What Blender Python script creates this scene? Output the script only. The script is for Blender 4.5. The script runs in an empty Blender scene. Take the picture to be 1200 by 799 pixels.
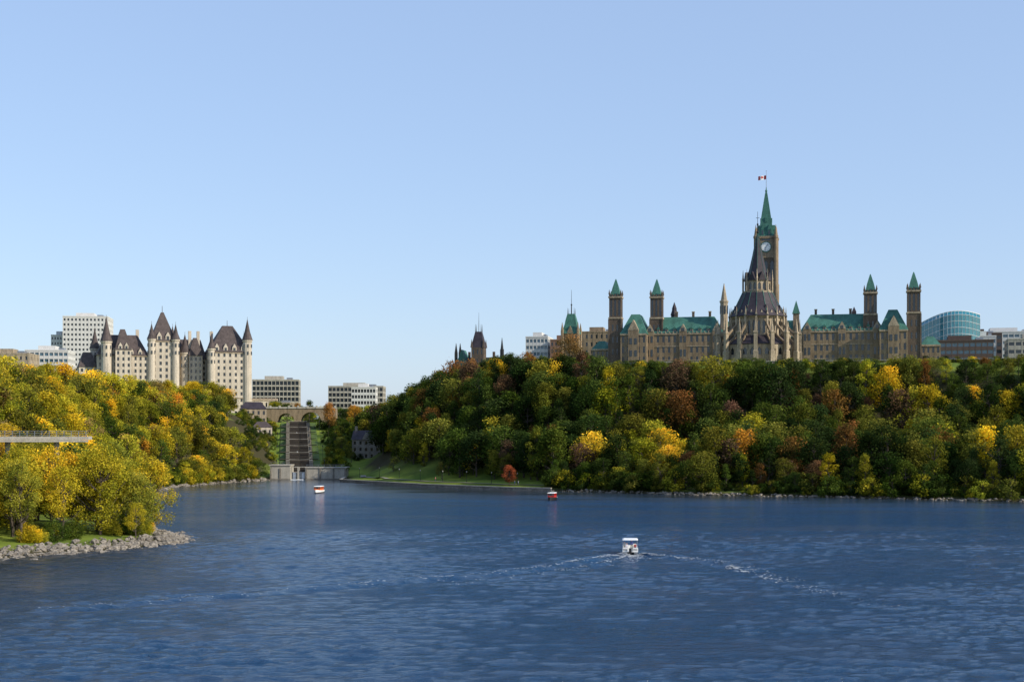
import bpy, math, random
import numpy as np
from mathutils import Matrix, Vector
random.seed(7); RNG=np.random.default_rng(11)
S=bpy.context.scene
COL=S.collection

# ------------------------------------------------------------------ materials
def newmat(name):
    m=bpy.data.materials.new(name); m.use_nodes=True
    nt=m.node_tree; b=nt.nodes['Principled BSDF']; return m,nt,b
def mat(name,col,rough=0.85,var=0.25,scale=0.4,metal=0.0,bump=0.0,col2=None,spec=0.3,fine=3.0,streak=False):
    m,nt,b=newmat(name)
    tc=nt.nodes.new('ShaderNodeTexCoord')
    n=nt.nodes.new('ShaderNodeTexNoise'); n.inputs['Scale'].default_value=scale; n.inputs['Detail'].default_value=6
    n.inputs['Roughness'].default_value=0.65
    src=tc.outputs['Object']
    if streak:
        mp=nt.nodes.new('ShaderNodeMapping'); mp.inputs['Scale'].default_value=(1,1,.25); nt.links.new(src,mp.inputs['Vector']); src=mp.outputs[0]
    nt.links.new(src,n.inputs['Vector'])
    n2=nt.nodes.new('ShaderNodeTexNoise'); n2.inputs['Scale'].default_value=fine; n2.inputs['Detail'].default_value=3
    nt.links.new(tc.outputs['Object'],n2.inputs['Vector'])
    ad=nt.nodes.new('ShaderNodeMath'); ad.operation='ADD'
    nt.links.new(n.outputs[0],ad.inputs[0]); nt.links.new(n2.outputs[0],ad.inputs[1])
    mr=nt.nodes.new('ShaderNodeMapRange'); mr.inputs[1].default_value=0.75; mr.inputs[2].default_value=1.25
    nt.links.new(ad.outputs[0],mr.inputs[0])
    mx=nt.nodes.new('ShaderNodeMix'); mx.data_type='RGBA'
    c2=col2 or tuple(c*(1+var) for c in col)
    c1=col if col2 else tuple(c*(1-var) for c in col)
    mx.inputs[6].default_value=(*c1,1); mx.inputs[7].default_value=(*c2,1)
    nt.links.new(mr.outputs[0],mx.inputs[0]); nt.links.new(mx.outputs[2],b.inputs['Base Color'])
    b.inputs['Roughness'].default_value=rough; b.inputs['Metallic'].default_value=metal
    b.inputs['Specular IOR Level'].default_value=spec
    if bump:
        bp=nt.nodes.new('ShaderNodeBump'); bp.inputs['Strength'].default_value=bump; bp.inputs['Distance'].default_value=0.3
        nt.links.new(ad.outputs[0],bp.inputs['Height']); nt.links.new(bp.outputs[0],b.inputs['Normal'])
    return m
M={}
M['sand']=mat('sandstone',(0.22,0.165,0.108),var=0.5,bump=0.3,streak=True,scale=.5)
M['sandL']=mat('pale_sandstone',(0.32,0.26,0.185),var=0.5,bump=0.3,streak=True,scale=.5)
M['sandD']=mat('dark_sandstone',(0.11,0.083,0.063),var=0.4,bump=0.3,streak=True)
M['copper']=mat('weathered_copper',(0.048,0.145,0.112),rough=0.65,var=0.45,scale=0.3,streak=True)
M['slate']=mat('slate_roof',(0.038,0.030,0.038),rough=0.6,var=0.45)
M['lime']=mat('limestone',(0.48,0.42,0.34),var=0.3,bump=0.2,streak=True)
M['roofbr']=mat('brown_roof',(0.075,0.058,0.055),rough=0.7,var=0.45)
M['glass']=mat('dark_window_glass',(0.02,0.025,0.03),rough=0.12,var=0.5,spec=0.8)
M['glassb']=mat('blue_window_glass',(0.05,0.11,0.15),rough=0.1,var=0.4,spec=1.0)
M['teal']=mat('teal_curtain_glass',(0.02,0.17,0.22),rough=0.12,var=0.3,spec=1.0)
M['conc']=mat('concrete',(0.36,0.335,0.285),var=0.3,bump=0.1,streak=True)
M['lockst']=mat('lock_masonry',(0.20,0.18,0.15),var=0.45,bump=0.2)
M['white']=mat('white_cladding',(0.56,0.55,0.53),var=0.12)
M['brownc']=mat('brown_cladding',(0.10,0.07,0.06),var=0.2)
M['wpaint']=mat('white_paint',(0.8,0.8,0.78),rough=0.4,var=0.04)
M['redp']=mat('red_paint',(0.5,0.03,0.025),rough=0.35,var=0.1)
M['orp']=mat('orange_paint',(0.65,0.13,0.03),rough=0.35,var=0.1)
M['blk']=mat('black_rubber',(0.02,0.02,0.022),rough=0.5,var=0.2)
M['steel']=mat('metal',(0.35,0.35,0.36),rough=0.35,metal=0.8,var=0.1)
M['timber']=mat('timber',(0.045,0.037,0.03),var=0.3)
M['rock']=mat('riprap_stone',(0.21,0.185,0.155),var=0.55,scale=0.6,bump=0.4)
M['asph']=mat('path_gravel',(0.24,0.22,0.18),var=0.15)
M['bark']=mat('bark',(0.08,0.063,0.05),var=0.4,scale=2)
M['brick']=mat('brown_brick',(0.22,0.13,0.09),var=0.2)
M['foam']=mat('foam',(0.75,0.78,0.8),rough=0.6,var=0.15,scale=2,fine=8)

def leafmat(name,inst):
    m,nt,b=newmat(name); nt.nodes.remove(b)
    out=nt.nodes['Material Output']
    if inst:
        a=nt.nodes.new('ShaderNodeAttribute'); a.attribute_type='INSTANCER'; a.attribute_name='leafcol'; csock=a.outputs['Color']
    else:
        a=nt.nodes.new('ShaderNodeObjectInfo'); csock=a.outputs['Color']
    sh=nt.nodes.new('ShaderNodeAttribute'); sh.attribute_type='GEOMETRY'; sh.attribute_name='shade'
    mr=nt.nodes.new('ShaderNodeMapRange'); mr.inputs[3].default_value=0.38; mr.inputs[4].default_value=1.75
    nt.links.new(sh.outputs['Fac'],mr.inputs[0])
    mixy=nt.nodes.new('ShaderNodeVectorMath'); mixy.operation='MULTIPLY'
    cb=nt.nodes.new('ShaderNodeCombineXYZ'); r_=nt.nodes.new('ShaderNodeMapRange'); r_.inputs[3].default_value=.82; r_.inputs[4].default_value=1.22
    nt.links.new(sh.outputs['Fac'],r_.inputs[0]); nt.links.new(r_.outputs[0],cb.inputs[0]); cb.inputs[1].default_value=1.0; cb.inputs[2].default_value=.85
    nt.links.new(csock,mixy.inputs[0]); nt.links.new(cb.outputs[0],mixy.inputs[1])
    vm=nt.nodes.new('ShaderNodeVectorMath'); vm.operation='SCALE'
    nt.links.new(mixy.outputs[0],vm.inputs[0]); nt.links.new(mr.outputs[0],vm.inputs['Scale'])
    d=nt.nodes.new('ShaderNodeBsdfDiffuse'); t=nt.nodes.new('ShaderNodeBsdfTranslucent')
    nt.links.new(vm.outputs[0],d.inputs[0]); nt.links.new(vm.outputs[0],t.inputs[0])
    mx=nt.nodes.new('ShaderNodeMixShader'); mx.inputs[0].default_value=0.36
    nt.links.new(d.outputs[0],mx.inputs[1]); nt.links.new(t.outputs[0],mx.inputs[2])
    nt.links.new(mx.outputs[0],out.inputs[0]); return m
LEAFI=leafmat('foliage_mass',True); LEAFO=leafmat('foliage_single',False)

# ------------------------------------------------------------------ terrain
WATER=[(-6000,60),(-600,110),(-200,150),(-130,200),(-98,222),(-83,231),(-70,246),(-62,262),(-63,274),(-70,288),(-86,312),(-110,400),
 (-125,500),(-129,538),(-122,585),(-108,629),(-108,640),(-75,640),(-73,606),(-33,546),(0,513),(30,498),(57,476),(83,463),(108,450),
 (154,427),(400,330),(1500,-100),(7000,-1500),(7000,-7000),(-6000,-7000)]
HILL=[(-14,790),(0,710),(14,650),(60,604),(150,588),(300,545),(600,430),(1600,50),(7000,-900),(9000,9000),(-60,9000)]
LEFT=[(-150,680),(-170,600),(-180,500),(-166,400),(-152,345),(-190,280),(-400,240),(-6000,200),(-6000,9000),(-150,9000)]
def pdist(px,py,poly):
    P=np.array(poly,float); n=len(P); best=np.full(px.shape,1e12); ins=np.zeros(px.shape,bool)
    for i in range(n):
        a=P[i]; b=P[(i+1)%n]; ab=b-a; L=ab@ab
        t=np.clip(((px-a[0])*ab[0]+(py-a[1])*ab[1])/L,0,1)
        dx=px-(a[0]+t*ab[0]); dy=py-(a[1]+t*ab[1]); best=np.minimum(best,dx*dx+dy*dy)
        c=((a[1]>py)!=(b[1]>py)); 
        with np.errstate(divide='ignore',invalid='ignore'):
            xi=a[0]+(py-a[1])*(b[0]-a[0])/((b[1]-a[1]) if b[1]!=a[1] else 1e-9)
        ins^=(c&(px<xi))
    return np.sqrt(best),ins
def wob(x,y):
    return (np.sin(x*0.061+1.3)*np.cos(y*0.053+.4)+0.6*np.sin(x*0.13+y*0.11+2)+0.4*np.sin(x*.29-y*.23))/2.0
def ss(t):
    t=np.clip(t,0,1); return t*t*(3-2*t)
def shore(x,y):
    d,i=pdist(x,y,WATER); return np.where(i,-d,d)
def H(x,y):
    x=np.atleast_1d(np.asarray(x,float)); y=np.atleast_1d(np.asarray(y,float))
    d=shore(x,y)
    base=np.where(d<0,np.maximum(-5,d*0.35),np.minimum(d*0.35,1.3)+np.clip(d-4,0,60)*0.07)
    dh,ih=pdist(x,y,HILL); dh=np.where(ih,0,dh)
    dl,il=pdist(x,y,LEFT); dl=np.where(il,0,dl)
    w=wob(x,y)
    land=np.clip(d/12,0,1)
    hh=49.6*ss(1-(dh+w*5*(dh>0))/92)**0.9
    hl=32*ss(1-(dl+w*5*(dl>0))/52)
    hv=np.where(y>640,1+np.clip((y-650)/145,0,1)*26,0)
    h=np.maximum(np.maximum(base,hh*land),np.maximum(hl*land,hv*np.clip(d/3,0,1)))
    h=np.where(d>0,np.maximum(h,base+np.where((dh>0)&(dl>0)&(y<640),w*0.35*np.clip(d/10,0,1),0)),base)
    return h
def h1(x,y): return float(H(x,y)[0])
gx=np.concatenate([[-6000,-3500,-2000,-1200,-800,-600,-480],np.arange(-400,-180,10),np.arange(-180,260,4),np.arange(260,520,10),[560,650,800,1100,1600,2600,4000,6900]])
gy=np.concatenate([[-1500,-800,-400,-150,0,60,100],np.arange(130,200,10),np.arange(200,860,4),np.arange(860,1300,20),[1400,1700,2200,3000,4500,6500,8900]])
def gridmesh(name,gx,gy,Z):
    nx,ny=len(gx),len(gy); GX,GY=np.meshgrid(gx,gy)
    me=bpy.data.meshes.new(name); me.vertices.add(nx*ny); me.vertices.foreach_set('co',np.stack([GX.ravel(),GY.ravel(),Z.ravel()],1).astype(np.float32).ravel())
    j,i=np.meshgrid(np.arange(ny-1),np.arange(nx-1),indexing='ij'); a=(j*nx+i).ravel(); q=np.stack([a,a+1,a+nx+1,a+nx],1).astype(np.int32)
    me.loops.add(q.size); me.loops.foreach_set('vertex_index',q.ravel()); me.polygons.add(len(q)); me.polygons.foreach_set('loop_start',np.arange(0,q.size,4,dtype=np.int32)); 
    me.polygons.foreach_set('use_smooth',[True]*len(q)); me.update(calc_edges=True); me.validate(); return me
GX,GY=np.meshgrid(gx,gy); Z=H(GX.ravel(),GY.ravel())
me=gridmesh('ground',gx,gy,Z)
g=bpy.data.objects.new('ground',me); COL.objects.link(g)
m,nt,b=newmat('grass_and_soil')
tc=nt.nodes.new('ShaderNodeTexCoord'); n=nt.nodes.new('ShaderNodeTexNoise'); n.inputs['Scale'].default_value=0.09; n.inputs['Detail'].default_value=8
nt.links.new(tc.outputs['Object'],n.inputs['Vector'])
cr=nt.nodes.new('ShaderNodeValToRGB'); cr.color_ramp.elements[0].position=.35; cr.color_ramp.elements[0].color=(0.08,0.125,0.02,1)
cr.color_ramp.elements[1].position=.65; cr.color_ramp.elements[1].color=(0.21,0.26,0.04,1)
nt.links.new(n.outputs[0],cr.inputs[0])
gm=nt.nodes.new('ShaderNodeNewGeometry'); sp=nt.nodes.new('ShaderNodeSeparateXYZ'); nt.links.new(gm.outputs['Normal'],sp.inputs[0])
mr=nt.nodes.new('ShaderNodeMapRange'); mr.inputs[1].default_value=0.95; mr.inputs[2].default_value=0.86
nt.links.new(sp.outputs['Z'],mr.inputs[0])
sp2=nt.nodes.new('ShaderNodeSeparateXYZ'); nt.links.new(tc.outputs['Object'],sp2.inputs[0])
mr2=nt.nodes.new('ShaderNodeMapRange'); mr2.inputs[1].default_value=1.5; mr2.inputs[2].default_value=0.6; nt.links.new(sp2.outputs['Z'],mr2.inputs[0])
mxx=nt.nodes.new('ShaderNodeMath'); mxx.operation='MAXIMUM'; nt.links.new(mr.outputs[0],mxx.inputs[0]); nt.links.new(mr2.outputs[0],mxx.inputs[1])
mx=nt.nodes.new('ShaderNodeMix'); mx.data_type='RGBA'; nt.links.new(mxx.outputs[0],mx.inputs[0]); nt.links.new(cr.outputs[0],mx.inputs[6]); mx.inputs[7].default_value=(0.05,0.045,0.022,1)
nt.links.new(mx.outputs[2],b.inputs['Base Color']); b.inputs['Roughness'].default_value=.95; b.inputs['Specular IOR Level'].default_value=.1
me.materials.append(m)

# ------------------------------------------------------------------ water: real waves and the boat's wake
wx=np.concatenate([[-7000,-3000,-1200,-500,-250,-160],np.arange(-120,120.01,.45),[160,250,500,1200,3000,7000]])
wy=np.concatenate([[-7000,-2000,-500,-100,20,60],np.arange(85,260,.4),np.arange(260,330,.7),[345,370,420,500,640,900,2000,7000]])
WX,WY=np.meshgrid(wx,wy); wr=np.random.default_rng(2)
Zw=np.zeros_like(WX)
gust=.60+.30*np.sin(WX*.021+1.1*np.sin(WY*.03))*np.sin(WY*.045+np.sin(WX*.034)*1.3+.7)+.2*np.sin(WX*.083+WY*.05)*np.sin(WY*.12-WX*.04+1)
for k in range(50):
    lam=1.2*(5.5/1.2)**(wr.random()**1.2); th=math.radians(wr.normal(80,34)); kk=2*math.pi/lam; ph=wr.uniform(0,6.28)
    arg=kk*(WX*math.cos(th)+WY*math.sin(th))+ph+1.3*np.sin(WX*.07*wr.normal()+WY*.06*wr.normal()+ph)+.6*np.sin(WX*.21*wr.normal()+WY*.2*wr.normal())
    Zw+=.0050*lam*np.sin(arg)
fade=ss((120-np.abs(WX))/12)*ss((WY-85)/8)*ss((329-WY)/60)
Zw=(Zw+.9*Zw*np.abs(Zw))*fade*gust
def polyd(px,py,P):
    best=np.full(px.shape,1e9); tt=np.zeros(px.shape); cum=0
    for a,b_ in zip(P,P[1:]):
        a=np.array(a,float); b_=np.array(b_,float); ab=b_-a; L=math.hypot(*ab)
        t=np.clip(((px-a[0])*ab[0]+(py-a[1])*ab[1])/L**2,0,1); d=np.hypot(px-a[0]-t*ab[0],py-a[1]-t*ab[1])
        m_=d<best; best=np.where(m_,d,best); tt=np.where(m_,cum+t*L,tt); cum+=L
    return best,tt,cum
def curve(P,n=6):
    P=np.array(P,float); t=np.arange(len(P)); u=np.linspace(0,len(P)-1,(len(P)-1)*n+1)
    out=np.stack([np.interp(u,t,P[:,0]),np.interp(u,t,P[:,1])],1)
    for _ in range(6): out[1:-1]=(out[:-2]+2*out[1:-1]+out[2:])/4
    return out
WAKES=[(curve([(19,238),(15,232),(10,224),(5,214),(-3,204),(-12,197),(-22,190),(-32,180),(-45,170),(-56,160)],3),.40,1.0),
 (curve([(21.5,238),(27,232),(33,223),(36.5,210),(38,196)],3),.30,1.0),(curve([(19,236),(16,226),(10,212),(0,200),(-10,189)],3),.18,.8),
 (curve([(33,216),(35,200),(39,182),(44,165)],3),.18,.8),(curve([(20,237),(19.5,228),(17,216)],3),.12,1.2)]
for P,hh,wd in WAKES:
    x0_,x1_,y0_,y1_=P[:,0].min()-6,P[:,0].max()+6,P[:,1].min()-6,P[:,1].max()+6
    msk=(WX>x0_)&(WX<x1_)&(WY>y0_)&(WY<y1_); xx=WX[msk]; yy=WY[msk]
    xs=xx+.5*np.sin(yy*.9)+.3*np.sin(xx*1.7); d,t,L=polyd(xs,yy,P)
    am=hh*(1-.5*t/L)*(.45+.55*np.abs(np.sin(t*.5+np.sin(t*.21)*2)))*ss((L-t)/8)
    w_=wd*(1+.5*t/L)
    Zw[msk]+=am*(np.exp(-(d/w_)**2)-.6*np.exp(-((d-1.9*w_)/w_)**2)+.3*np.exp(-((d-3.4*w_)/w_)**2))
def wz(x,y):
    i=min(max(np.searchsorted(wx,x)-1,0),len(wx)-2); j=min(max(np.searchsorted(wy,y)-1,0),len(wy)-2)
    return float(Zw[j:j+2,i:i+2].max())
me=gridmesh('river_water',wx,wy,Zw)
wt=bpy.data.objects.new('river_water',me); COL.objects.link(wt)
m,nt,b=newmat('river_water'); WATM=m
b.inputs['IOR'].default_value=1.31; b.inputs['Roughness'].default_value=0.11
gm=nt.nodes.new('ShaderNodeNewGeometry')
def wn(scale,sx,sy,detail,rot=0.3,rg=.6):
    mp=nt.nodes.new('ShaderNodeMapping'); mp.inputs['Scale'].default_value=(sx,sy,1); mp.inputs['Rotation'].default_value=(0,0,rot)
    nt.links.new(gm.outputs['Position'],mp.inputs['Vector'])
    n=nt.nodes.new('ShaderNodeTexNoise'); n.inputs['Scale'].default_value=scale; n.inputs['Detail'].default_value=detail; n.inputs['Roughness'].default_value=rg
    nt.links.new(mp.outputs[0],n.inputs['Vector']); return n
def mrange(sock,a,b_,c,d):
    q=nt.nodes.new('ShaderNodeMapRange'); q.inputs[1].default_value=a; q.inputs[2].default_value=b_; q.inputs[3].default_value=c; q.inputs[4].default_value=d; nt.links.new(sock,q.inputs[0]); return q.outputs[0]
def mth(op,a,b_):
    q=nt.nodes.new('ShaderNodeMath'); q.operation=op
    for i,s_ in enumerate((a,b_)):
        if isinstance(s_,(int,float)): q.inputs[i].default_value=s_
        else: nt.links.new(s_,q.inputs[i])
    return q.outputs[0]
a=wn(1.3,1,1.5,6,.3,.68); c=wn(0.28,1,1.8,2,-.2); gz=wn(0.02,1,3.2,6,.1,.62)
hgt=mth('ADD',mth('MULTIPLY',c.outputs[0],1.4),a.outputs[0])
st=mrange(gz.outputs[0],.38,.62,.4,1.0)
sy=nt.nodes.new('ShaderNodeSeparateXYZ'); nt.links.new(gm.outputs['Position'],sy.inputs[0])
ln=mth('ADD',mth('MULTIPLY',sy.outputs['X'],.38),sy.outputs['Y'])
st=mth('MULTIPLY',st,mrange(ln,400,490,1,.22))
bp=nt.nodes.new('ShaderNodeBump'); bp.inputs['Distance'].default_value=0.95
nt.links.new(st,bp.inputs['Strength']); nt.links.new(hgt,bp.inputs['Height']); nt.links.new(bp.outputs[0],b.inputs['Normal'])
cm=nt.nodes.new('ShaderNodeMix'); cm.data_type='RGBA'; cm.inputs[6].default_value=(0.005,0.034,0.088,1); cm.inputs[7].default_value=(0.013,0.068,0.165,1)
nt.links.new(mrange(gz.outputs[0],.38,.62,0,1),cm.inputs[0])
# brown reflection of the bank trees, painted into the water's base colour
bank_refl=mth('ADD',mrange(ln,425,500,0,.8),mth('MULTIPLY',mrange(sy.outputs['X'],-42,-78,0,.8),mrange(sy.outputs['Y'],300,270,0,1)))
bank_refl=mth('MULTIPLY',bank_refl,mrange(c.outputs[0],.3,.7,.7,1.1))
cm2=nt.nodes.new('ShaderNodeMix'); cm2.data_type='RGBA'; cm2.clamp_factor=True; nt.links.new(bank_refl,cm2.inputs[0]); nt.links.new(cm.outputs[2],cm2.inputs[6]); cm2.inputs[7].default_value=(0.036,0.034,0.020,1)
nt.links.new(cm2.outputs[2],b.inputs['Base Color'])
me.materials.append(m)
# foam flecks of the wake
fr_=np.random.default_rng(9); vs=[];fs=[]
def fleck(x,y,s,el):
    z=wz(x,y)+.015; a=fr_.uniform(0,6.28); o=len(vs); n_=7
    for k in range(n_):
        q=2*math.pi*k/n_+a; rr=s*fr_.uniform(.5,1.1); vs.append((x+rr*math.cos(q)*el,y+rr*math.sin(q),z+.02))
    fs.append(tuple(range(o,o+n_)))
for P,hh,wd in WAKES:
    n_=int(hh*1700)
    for k in range(n_):
        t=fr_.random()**1.7; i=t*(len(P)-1); i0=int(i); p=P[i0]+(P[min(i0+1,len(P)-1)]-P[i0])*(i-i0)
        if math.sin(i*2.3)+math.sin(i*5.1)<-.2 and t>.12: continue
        fleck(p[0]+fr_.normal(0,.35+t*.8),p[1]+fr_.normal(0,.3+t*.8),fr_.uniform(.05,.2)*(1-.4*t),1.5)
for k in range(260):
    d_=fr_.random()**1.6*9; fleck(20+fr_.normal(0,.5+.13*d_),237.4-d_,fr_.uniform(.08,.3)*(1-d_*.06),1.3)
me=bpy.data.meshes.new('wake_foam'); me.from_pydata(vs,[],fs); me.materials.append(M['foam']); COL.objects.link(bpy.data.objects.new('wake_foam',me))

# ------------------------------------------------------------------ builder
class Bld:
    def __init__(s,name,x=0,y=0,z=0,ang=0,mats=None):
        s.name=name; s.M=Matrix.Translation((x,y,z))@Matrix.Rotation(math.radians(ang),4,'Z'); s.p={}; s.mats=mats or {}
    def add(s,part,vs,fs):
        v,f=s.p.setdefault(part,([],[])); o=len(v); v.extend(vs); f.extend([tuple(i+o for i in q) for q in fs])
    def hexa(s,part,b): s.add(part,b,[(3,2,1,0),(4,5,6,7),(0,1,5,4),(1,2,6,5),(2,3,7,6),(3,0,4,7)])
    def box(s,part,x0,x1,y0,y1,z0,z1):
        s.hexa(part,[(x0,y0,z0),(x1,y0,z0),(x1,y1,z0),(x0,y1,z0),(x0,y0,z1),(x1,y0,z1),(x1,y1,z1),(x0,y1,z1)])
    def fbox(s,part,Fr,a0,a1,d0,d1,z0,z1):
        ox,oy,ux,uy=Fr; ix,iy=-uy,ux
        P=lambda a,d,z:(ox+a*ux+d*ix,oy+a*uy+d*iy,z)
        s.hexa(part,[P(a0,d0,z0),P(a1,d0,z0),P(a1,d1,z0),P(a0,d1,z0),P(a0,d0,z1),P(a1,d0,z1),P(a1,d1,z1),P(a0,d1,z1)])
    def hip(s,part,x0,x1,y0,y1,z0,z1,ix,iy):
        s.hexa(part,[(x0,y0,z0),(x1,y0,z0),(x1,y1,z0),(x0,y1,z0),(x0+ix,y0+iy,z1),(x1-ix,y0+iy,z1),(x1-ix,y1-iy,z1),(x0+ix,y1-iy,z1)])
    def gab(s,part,x0,x1,y0,y1,z0,z1):
        xm=(x0+x1)/2
        s.add(part,[(x0,y0,z0),(x1,y0,z0),(xm,y0,z1),(x0,y1,z0),(x1,y1,z0),(xm,y1,z1)],[(0,1,2),(5,4,3),(0,3,4,1),(1,4,5,2),(2,5,3,0)])
    def ring(s,part,n,cx,cy,prof,rot=0,cap=True):
        vs=[];fs=[]
        for r,z in prof:
            for k in range(n):
                a=rot+2*math.pi*k/n; vs.append((cx+r*math.cos(a),cy+r*math.sin(a),z))
        for j in range(len(prof)-1):
            for k in range(n):
                fs.append((j*n+k,j*n+(k+1)%n,(j+1)*n+(k+1)%n,(j+1)*n+k))
        if cap: fs.append(tuple(range(n-1,-1,-1))); fs.append(tuple((len(prof)-1)*n+k for k in range(n)))
        s.add(part,vs,fs)
    def pyr(s,part,cx,cy,hw,z0,z1,tip=0.08):
        s.ring(part,4,cx,cy,[(hw*1.414,z0),(tip,z1)],math.pi/4)
    def beam(s,part,a,b,w,h):
        a=Vector(a);b=Vector(b);d=(b-a).normalized(); up=Vector((0,0,1)) if abs(d.z)<.95 else Vector((1,0,0))
        r=d.cross(up).normalized()*w/2; u=r.cross(d).normalized()*h/2
        s.hexa(part,[tuple(q) for q in (a-r-u,a+r-u,b+r-u,b-r-u,a-r+u,a+r+u,b+r+u,b-r+u)])
    def grid(s,Fr,L,z0,z1,nc,nr,wf=.5,hf=.6,wall='walls',glass='windows',th=.5,arch=False,a0=0):
        cw=L/nc; ch=(z1-z0)/nr; pw=cw*(1-wf); sh=ch*(1-hf)
        s.fbox(glass,Fr,a0,a0+L,th*.8,th*.8+.1,z0,z1)
        for i in range(nc+1):
            l=a0+i*cw-pw/2; r=l+pw
            s.fbox(wall,Fr,max(a0,l),min(a0+L,r),0,th*.78,z0,z1)
        for i in range(nc):
            l=a0+i*cw+pw/2; r=l+cw*wf
            for j in range(nr+1):
                zb=z0+j*ch-sh/2; zt=zb+sh
                if j==0: zb=z0
                if j==nr: zt=z1
                s.fbox(wall,Fr,l,r,.06,th*.74,zb,zt)
            if arch:
                for j in range(nr):
                    zt=z0+(j+1)*ch-sh/2; zs=zt-cw*wf*.8
                    ox,oy,ux,uy=Fr; ix,iy=-uy,ux
                    for (aa,ab) in ((l,(l+r)/2),(r,(l+r)/2)):
                        P=lambda a,d,z:(ox+a*ux+d*ix,oy+a*uy+d*iy,z)
                        s.add(wall,[P(aa,.08,zs),P(aa,.08,zt),P(ab,.08,zt),P(aa,.3,zs),P(aa,.3,zt),P(ab,.3,zt)],[(0,1,2),(5,4,3),(0,2,5,3)])
    def block(s,x0,x1,y0,y1,z0,z1,nc,ns,nr,wf=.5,hf=.6,wall='walls',glass='windows',th=.5,arch=False):
        s.box(wall,x0+th,x1-th,y0+th*.9,y1,z0,z1-.01)
        s.grid((x0,y0,1,0),x1-x0,z0,z1,nc,nr,wf,hf,wall,glass,th,arch)
        s.grid((x1,y0+th,0,1),y1-y0-th,z0,z1,ns,nr,wf,hf,wall,glass,th,arch)
        s.grid((x0,y1,0,-1),y1-y0-th,z0,z1,ns,nr,wf,hf,wall,glass,th,arch)
    def done(s):
        import bmesh
        e=bpy.data.objects.new(s.name,None); COL.objects.link(e); e.matrix_world=s.M; e.empty_display_size=1
        for part,(v,f) in s.p.items():
            me=bpy.data.meshes.new(part); me.from_pydata(v,[],f)
            bm=bmesh.new(); bm.from_mesh(me); bmesh.ops.recalc_face_normals(bm,faces=bm.faces); bm.to_mesh(me); bm.free()
            me.materials.append(M[s.mats.get(part,part)])
            o=bpy.data.objects.new(part,me); COL.objects.link(o); o.parent=e
        return e

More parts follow.
